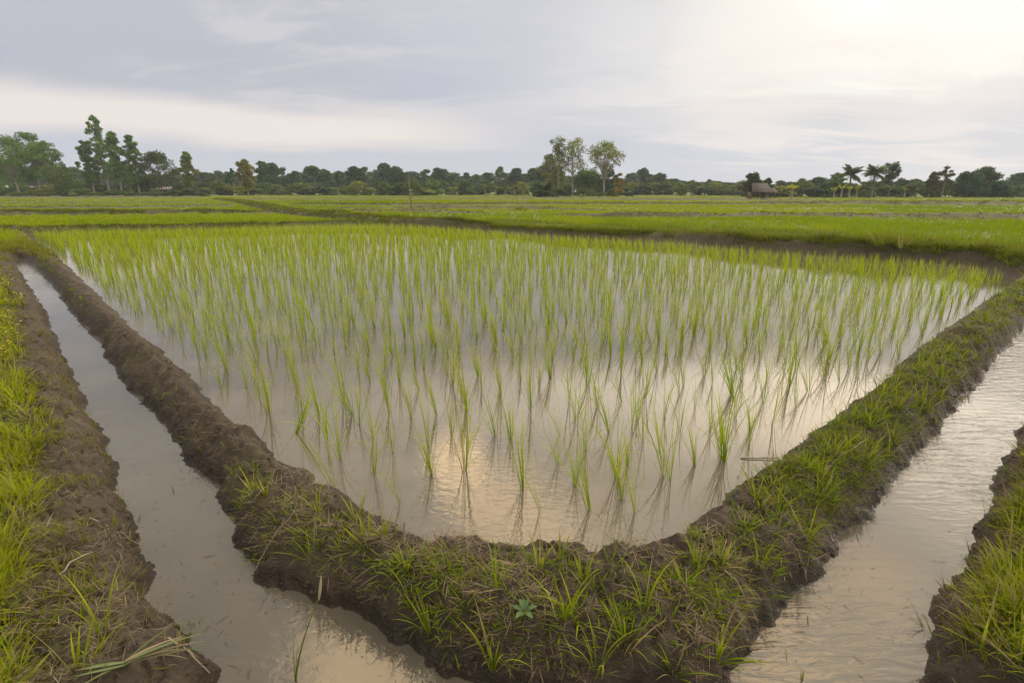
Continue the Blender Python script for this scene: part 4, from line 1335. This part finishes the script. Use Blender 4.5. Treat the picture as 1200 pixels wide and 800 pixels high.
# palms and bananas
def frond(Ln, az, el, droop, lw, col, n=9, leaf=.55):
    """arching midrib with leaflets on both sides"""
    p = np.zeros(3); out = []
    dh = np.array([cos(az), sin(az), 0]); sd = np.array([-sin(az), cos(az), 0])
    path = [p.copy()]
    for k in range(n):
        th = el + droop * (k / n) ** 1.2
        p = p + Ln / n * (cos(th) * dh + sin(th) * np.array([0, 0, 1])); path.append(p.copy())
    V, Q, C = [], [], []
    tb = tube(path, np.linspace(.03, .008, n + 1), 4); out.append((tb[0], tb[1], tb[2] * np.array(col)))
    for i in range(1, n * 2 + 1):
        t = i / (n * 2); c = np.array([np.interp(t * n, np.arange(n + 1), np.array(path)[:, j]) for j in range(3)])
        ll = leaf * (sin(pi * min(.12 + t * .85, 1)) ** .7)
        for s in (-1, 1):
            d = sd * s * .85 + dh * .45 + np.array([0, 0, -.35 - .3 * random.random()])
            d /= np.linalg.norm(d); wv = dh * lw / 2
            v = np.array([c - wv, c + wv, c + d * ll + wv * .3, c + d * ll - wv * .3])
            cc = vary(col, 1, .25)[0]
            out.append((v, np.array([[0, 1, 2, 3]]), np.tile(cc, (4, 1))))
    return merge(out)


def palm(px, top, d, frond_len, nf, label, trunk_h=None, name='coconut_palm', col=(.09, .15, .045)):
    xt, yt, zt = at_dist(px, top, d)
    t = thing(name, label, 'palm', (xt, d, .1), random.random() * 6)
    th = (zt - .1) - frond_len * .42 if trunk_h is None else trunk_h
    lean = random.uniform(-.3, .3)
    V, Q, C = tube([(lean * (s ** 2), 0, -.2 + (th + .2) * s) for s in np.linspace(0, 1, 7)], np.linspace(.20, .12, 7) if trunk_h is None else np.linspace(.4, .3, 7), 8)
    link('trunk', mesh_np('trunk', V, Q, None, C, M_BARK), t)
    for k in range(nf):
        el = [1.35, 1.0, .65, .3, -.2][k % 5] + random.uniform(-.15, .15)
        V, Q, C = frond(frond_len * random.uniform(.85, 1.1), k * 2.4 + random.random() * .4, el, -.95 - .4 * random.random(), .30, vary(col, 1, .2)[0], leaf=frond_len * .32)
        o = link('frond', mesh_np('frond', V, Q, None, C, M_TREE, False), t); o.location = (lean, 0, th)


palm(1000, 198, 96, 2.05, 30, 'taller coconut palm behind the bright banana plants')
palm(1027, 197, 95, 2.05, 30, 'coconut palm with hanging fronds, right of the bright banana plants')
palm(982, 207, 108, 2.0, 12, 'small distant coconut palm left of the taller one')
palm(638, 210, 104, 3.2, 26, 'squat dark palm with fronds fanning from near the ground', .7, 'squat_palm', (.055, .085, .022))


def banana(px, top, d, label, n=9, col=(.26, .29, .03)):
    xt, yt, zt = at_dist(px, top, d)
    h = zt - .1
    t = thing('banana_plant', label, 'banana plant', (xt, d, .1), random.random() * 6, 'banana plants before the treeline')
    V, Q, C = tube([(0, 0, -.2), (.03, 0, h * .3), (.05, .02, h * .55)], [.16, .12, .08], 8)
    link('trunk', mesh_np('trunk', V, Q, None, C, M_PALE), t)
    for k in range(n):
        V, Q, C = leaf_shape(h * random.uniform(.5, .68), h * .15, k * 2.4 + random.random() * .5, random.uniform(.12, .65), random.uniform(.7, 1.5), 0, tuple(vary(col, 1, .2)[0]))
        o = link('leaf', mesh_np('leaf', V, Q, None, C, M_TREE), t); o.location = (.05, .02, h * .5)


banana(930, 214, 72, 'bright yellow green banana plant standing beside the thatched hut', 12)
for px, top, l in [(979, 218, 'leftmost of the banana plants under the coconut palms'), (988, 215, 'second banana plant from left under the taller coconut palm'),
                   (997, 217, 'third banana plant from left under the taller coconut palm'), (1006, 216, 'rightmost of the banana plants under the coconut palms')]:
    banana(px, top, 92, l)
for px, l in [(569, 'first of the grey green banana plants left of the squat palm'), (581, 'second of the grey green banana plants left of the squat palm'),
              (592, 'third of the grey green banana plants left of the squat palm'), (603, 'fourth of the grey green banana plants left of the squat palm'),
              (614, 'last of the grey green banana plants, nearest the squat palm')]:
    banana(px, 216, 118, l, 9, (.11, .14, .04))
banana(1062, 219, 96, 'yellow tinged banana plant between the airy dark tree and slender tree', 9, (.14, .15, .03))
banana(1076, 220, 96, 'yellow tinged banana plant nearer the slender tree', 9, (.15, .14, .03))

# ------------------------------------------------------------------ haze
me = bpy.data.meshes.new('haze')
bx = boxes([(0, 0, 14.0, 1260, 1260, 31)])
me = mesh_np('haze', bx[0], bx[1], None, None, None, False)
mh, nt, N, L = new_mat('thin humid air')
pv = N.new('ShaderNodeVolumePrincipled'); pv.inputs['Color'].default_value = (.86, .92, 1, 1); pv.inputs['Density'].default_value = .00042; pv.inputs['Anisotropy'].default_value = .2
o_ = N.new('ShaderNodeOutputMaterial'); L.new(pv.outputs[0], o_.inputs['Volume'])
me.materials.append(mh)
tag(link('haze', me), kind='stuff')

# ------------------------------------------------------------------ sky and light
SUN_EL, SUN_AZ = R(22), R(62)                 # azimuth measured from +Y towards +X
W = bpy.data.worlds.new('World'); scene.world = W; W.use_nodes = True
nt = W.node_tree; nt.nodes.clear(); N, L = nt.nodes, nt.links
sky = N.new('ShaderNodeTexSky'); sky.sky_type = 'NISHITA'; sky.sun_disc = False
sky.sun_elevation = SUN_EL; sky.sun_rotation = SUN_AZ
tc = N.new('ShaderNodeTexCoord')
DIR = tc.outputs['Generated']
STR = .1


def mth(op, a, b=None, c=None, clamp=False):
    n = N.new('ShaderNodeMath'); n.operation = op; n.use_clamp = clamp
    for i, v in enumerate((a, b, c)):
        if v is None: continue
        if isinstance(v, (int, float)): n.inputs[i].default_value = v
        else: L.new(v, n.inputs[i])
    return n.outputs[0]


def mrange(v, a, b, c=0., d=1., smooth=True):
    n = N.new('ShaderNodeMapRange'); n.interpolation_type = 'SMOOTHSTEP' if smooth else 'LINEAR'
    L.new(v, n.inputs['Value'])
    for k, x in zip(('From Min', 'From Max', 'To Min', 'To Max'), (a, b, c, d)): n.inputs[k].default_value = x
    return n.outputs[0]


def mixc(f, a, b, mode='MIX'):
    n = N.new('ShaderNodeMix'); n.data_type = 'RGBA'; n.blend_type = mode
    for i, v in ((0, f), (6, a), (7, b)):
        if isinstance(v, (int, float)): n.inputs[i].default_value = v
        elif isinstance(v, tuple): n.inputs[i].default_value = (*v, 1)
        else: L.new(v, n.inputs[i])
    return n.outputs[2]


def dirv(px, py, up=False):
    v = Vector(ray(px, py))
    if up: v.z = abs(v.z)
    return v.normalized()


sp = N.new('ShaderNodeSeparateXYZ'); L.new(DIR, sp.inputs[0])
ez = mth('MAXIMUM', sp.outputs['Z'], 0.0)
inv = mth('DIVIDE', 1.0, mth('ADD', ez, .13))
cv = N.new('ShaderNodeCombineXYZ')
L.new(mth('MULTIPLY', sp.outputs['X'], inv), cv.inputs[0]); L.new(mth('MULTIPLY', sp.outputs['Y'], inv), cv.inputs[1])


def cnoise(scale, det, stretch, rot=0, ro=.55, dist=0, off=0):
    mp = N.new('ShaderNodeMapping'); mp.inputs['Scale'].default_value = stretch; mp.inputs['Rotation'].default_value = (0, 0, rot); mp.inputs['Location'].default_value = (off, off * .7, off * .3)
    L.new(cv.outputs[0], mp.inputs['Vector'])
    n = N.new('ShaderNodeTexNoise'); n.inputs['Scale'].default_value = scale; n.inputs['Detail'].default_value = det; n.inputs['Roughness'].default_value = ro; n.inputs['Distortion'].default_value = dist
    L.new(mp.outputs[0], n.inputs['Vector'])
    return n.outputs['Fac']


n_big = cnoise(.55, 5, (.7, 1, 1), .35, .5, .4, 3.1)
n_fin = cnoise(1.9, 8, (.5, 1, 1), .25, .58, .5, 9.4)
wav = mth('MULTIPLY', mth('SUBTRACT', n_big, .5), .10)
ezw = mth('ADD', ez, wav)


def blob(d, a0, a1, warp=.10, nz=None):
    """soft cloud patch round a direction: 1 inside a0 degrees, 0 outside a1"""
    n = N.new('ShaderNodeVectorMath'); n.operation = 'DISTANCE'; n.inputs[1].default_value = d
    L.new(DIR, n.inputs[0])
    v = mth('ADD', n.outputs['Value'], mth('MULTIPLY', mth('SUBTRACT', nz or n_fin, .5), warp))
    return mrange(v, R(a0), R(a1), 1., 0.)


sun_d = Vector((sin(SUN_AZ) * cos(SUN_EL), cos(SUN_AZ) * cos(SUN_EL), sin(SUN_EL)))
# grey-blue deck -> pale deck by noise
c = mixc(mrange(n_big, .34, .62), (.50, .515, .60), (.70, .69, .72))
c = mixc(mth('MULTIPLY', mrange(n_fin, .46, .62), .5), c, (.80, .76, .76))
# dark bank at the upper left
c = mixc(mth('MULTIPLY', mth('MULTIPLY', blob(dirv(230, 75), 6, 26, .45, n_fin), mrange(n_fin, .66, .44, .35, 1.0)), .85), c, (.525, .54, .605))
c = mixc(mth('MULTIPLY', blob(dirv(560, 100), 3, 15, .40, n_fin), .5), c, (.58, .60, .68))
# bluish haze low on the horizon
c = mixc(mrange(ezw, .13, .04), c, (.58, .61, .70))
# pink band at the left, above the horizon
band = mth('MULTIPLY', mrange(ezw, .050, .085), mrange(ezw, .150, .105))
c = mixc(mth('MULTIPLY', mth('MULTIPLY', band, mrange(sp.outputs['X'], .10, -.25)), .9), c, (.93, .84, .79))
# bright cream glow of the hidden sun at the upper right
ez2 = mth('ADD', ez, mth('MULTIPLY', mth('SUBTRACT', n_fin, .5), .22))
c = mixc(mth('MULTIPLY', mrange(sp.outputs['X'], .05, .4), mrange(ez2, .11, .05)), c, (.60, .63, .72))
c = mixc(mth('MULTIPLY', blob(dirv(1180, 10), 8, 42, .40, n_big), mrange(ez2, .115, .185, .06, 1.0)), c, (1.02, .985, .91))
c = mixc(mth('MULTIPLY', blob(dirv(880, 85), 2, 10, .45), .6), c, (1.0, .90, .83))
c = mixc(mth('MULTIPLY', blob(dirv(1090, 95), 2, 9, .45), .5), c, (1.0, .90, .84))
c = mixc(mth('MULTIPLY', blob(dirv(1260, -40), 2, 30, .25, n_fin), mrange(ez2, .12, .26)), c, (1.10, 1.05, .96))
# above the picture the deck brightens towards the zenith and the sun
side = mrange(sp.outputs['X'], -.55, .15)
ezx = mth('ADD', ez, mrange(sp.outputs['X'], .12, .57, 0, .05, False))
hi = mrange(ezx, .300, .43)
c = mixc(hi, c, mixc(side, (1.2, 1.12, 1.0), (2.2, 2.0, 1.72)))
gl = mth('MULTIPLY', blob(Vector((sin(R(46)) * cos(R(30)), cos(R(46)) * cos(R(30)), sin(R(30)))), 4, 66, .2, n_big), mrange(ezx, .300, .365))
c = mixc(gl, c, (4.2, 3.7, 3.0))
dk = mth('MULTIPLY', mth('MULTIPLY', mrange(n_big, .58, .40), mrange(ez, .36, .55)), .6)
c = mixc(dk, c, (.80, .77, .75))
mot = mth('MULTIPLY', mth('MULTIPLY', mrange(n_fin, .50, .62), mrange(ezx, .31, .44)), .42)
c = mixc(mot, c, (3.0, 2.45, 1.85))
# sunlit peach clouds overhead, seen only mirrored in the water
for px, py, a0, a1, s in ((540, 550, 1.2, 4.0, 1.0), (590, 600, 1.5, 6, .7), (640, 620, 1, 5, .5), (900, 765, 2, 9, .8), (430, 790, 2, 9, .9), (700, 610, 1, 7, .22), (950, 490, 2, 9, .16), (1020, 700, 1.5, 6, .35), (800, 500, 1, 6, .10)):
    c = mixc(mth('MULTIPLY', blob(dirv(px, py, True), a0, a1, .13), s), c, (7.5, 5.3, 3.1))
cl = N.new('ShaderNodeVectorMath'); cl.operation = 'SCALE'; cl.inputs['Scale'].default_value = 1 / STR
L.new(c, cl.inputs[0])
mx = mixc(.93, sky.outputs[0], cl.outputs[0])
bg = N.new('ShaderNodeBackground'); bg.inputs['Strength'].default_value = STR
L.new(mx, bg.inputs['Color'])
wo = N.new('ShaderNodeOutputWorld'); L.new(bg.outputs[0], wo.inputs[0])

sl = bpy.data.lights.new('sun', 'SUN'); sl.energy = 1.1; sl.angle = R(12); sl.color = (1, .90, .76)
so = bpy.data.objects.new('sun', sl); COL.objects.link(so)
so.rotation_euler = (-sun_d).to_track_quat('-Z', 'Y').to_euler()

# ------------------------------------------------------------------ camera and render
cam = bpy.data.cameras.new('camera'); cam.sensor_width = 36; cam.lens = 36 * FPX / 1200; cam.clip_end = 3000; cam.clip_start = .05
co = bpy.data.objects.new('camera', cam); COL.objects.link(co)
co.location = (0, 0, H_CAM); co.rotation_euler = (pi / 2 - PITCH, 0, 0)
scene.camera = co
scene.view_settings.view_transform = 'Standard'; scene.view_settings.look = 'None'; scene.view_settings.gamma = 1
scene.view_settings.exposure = 0.0; scene.view_settings.use_curve_mapping = False
scene.render.engine = 'CYCLES'
scene.cycles.use_denoising = True
scene.cycles.max_bounces = 8; scene.cycles.transparent_max_bounces = 8; scene.cycles.volume_bounces = 0
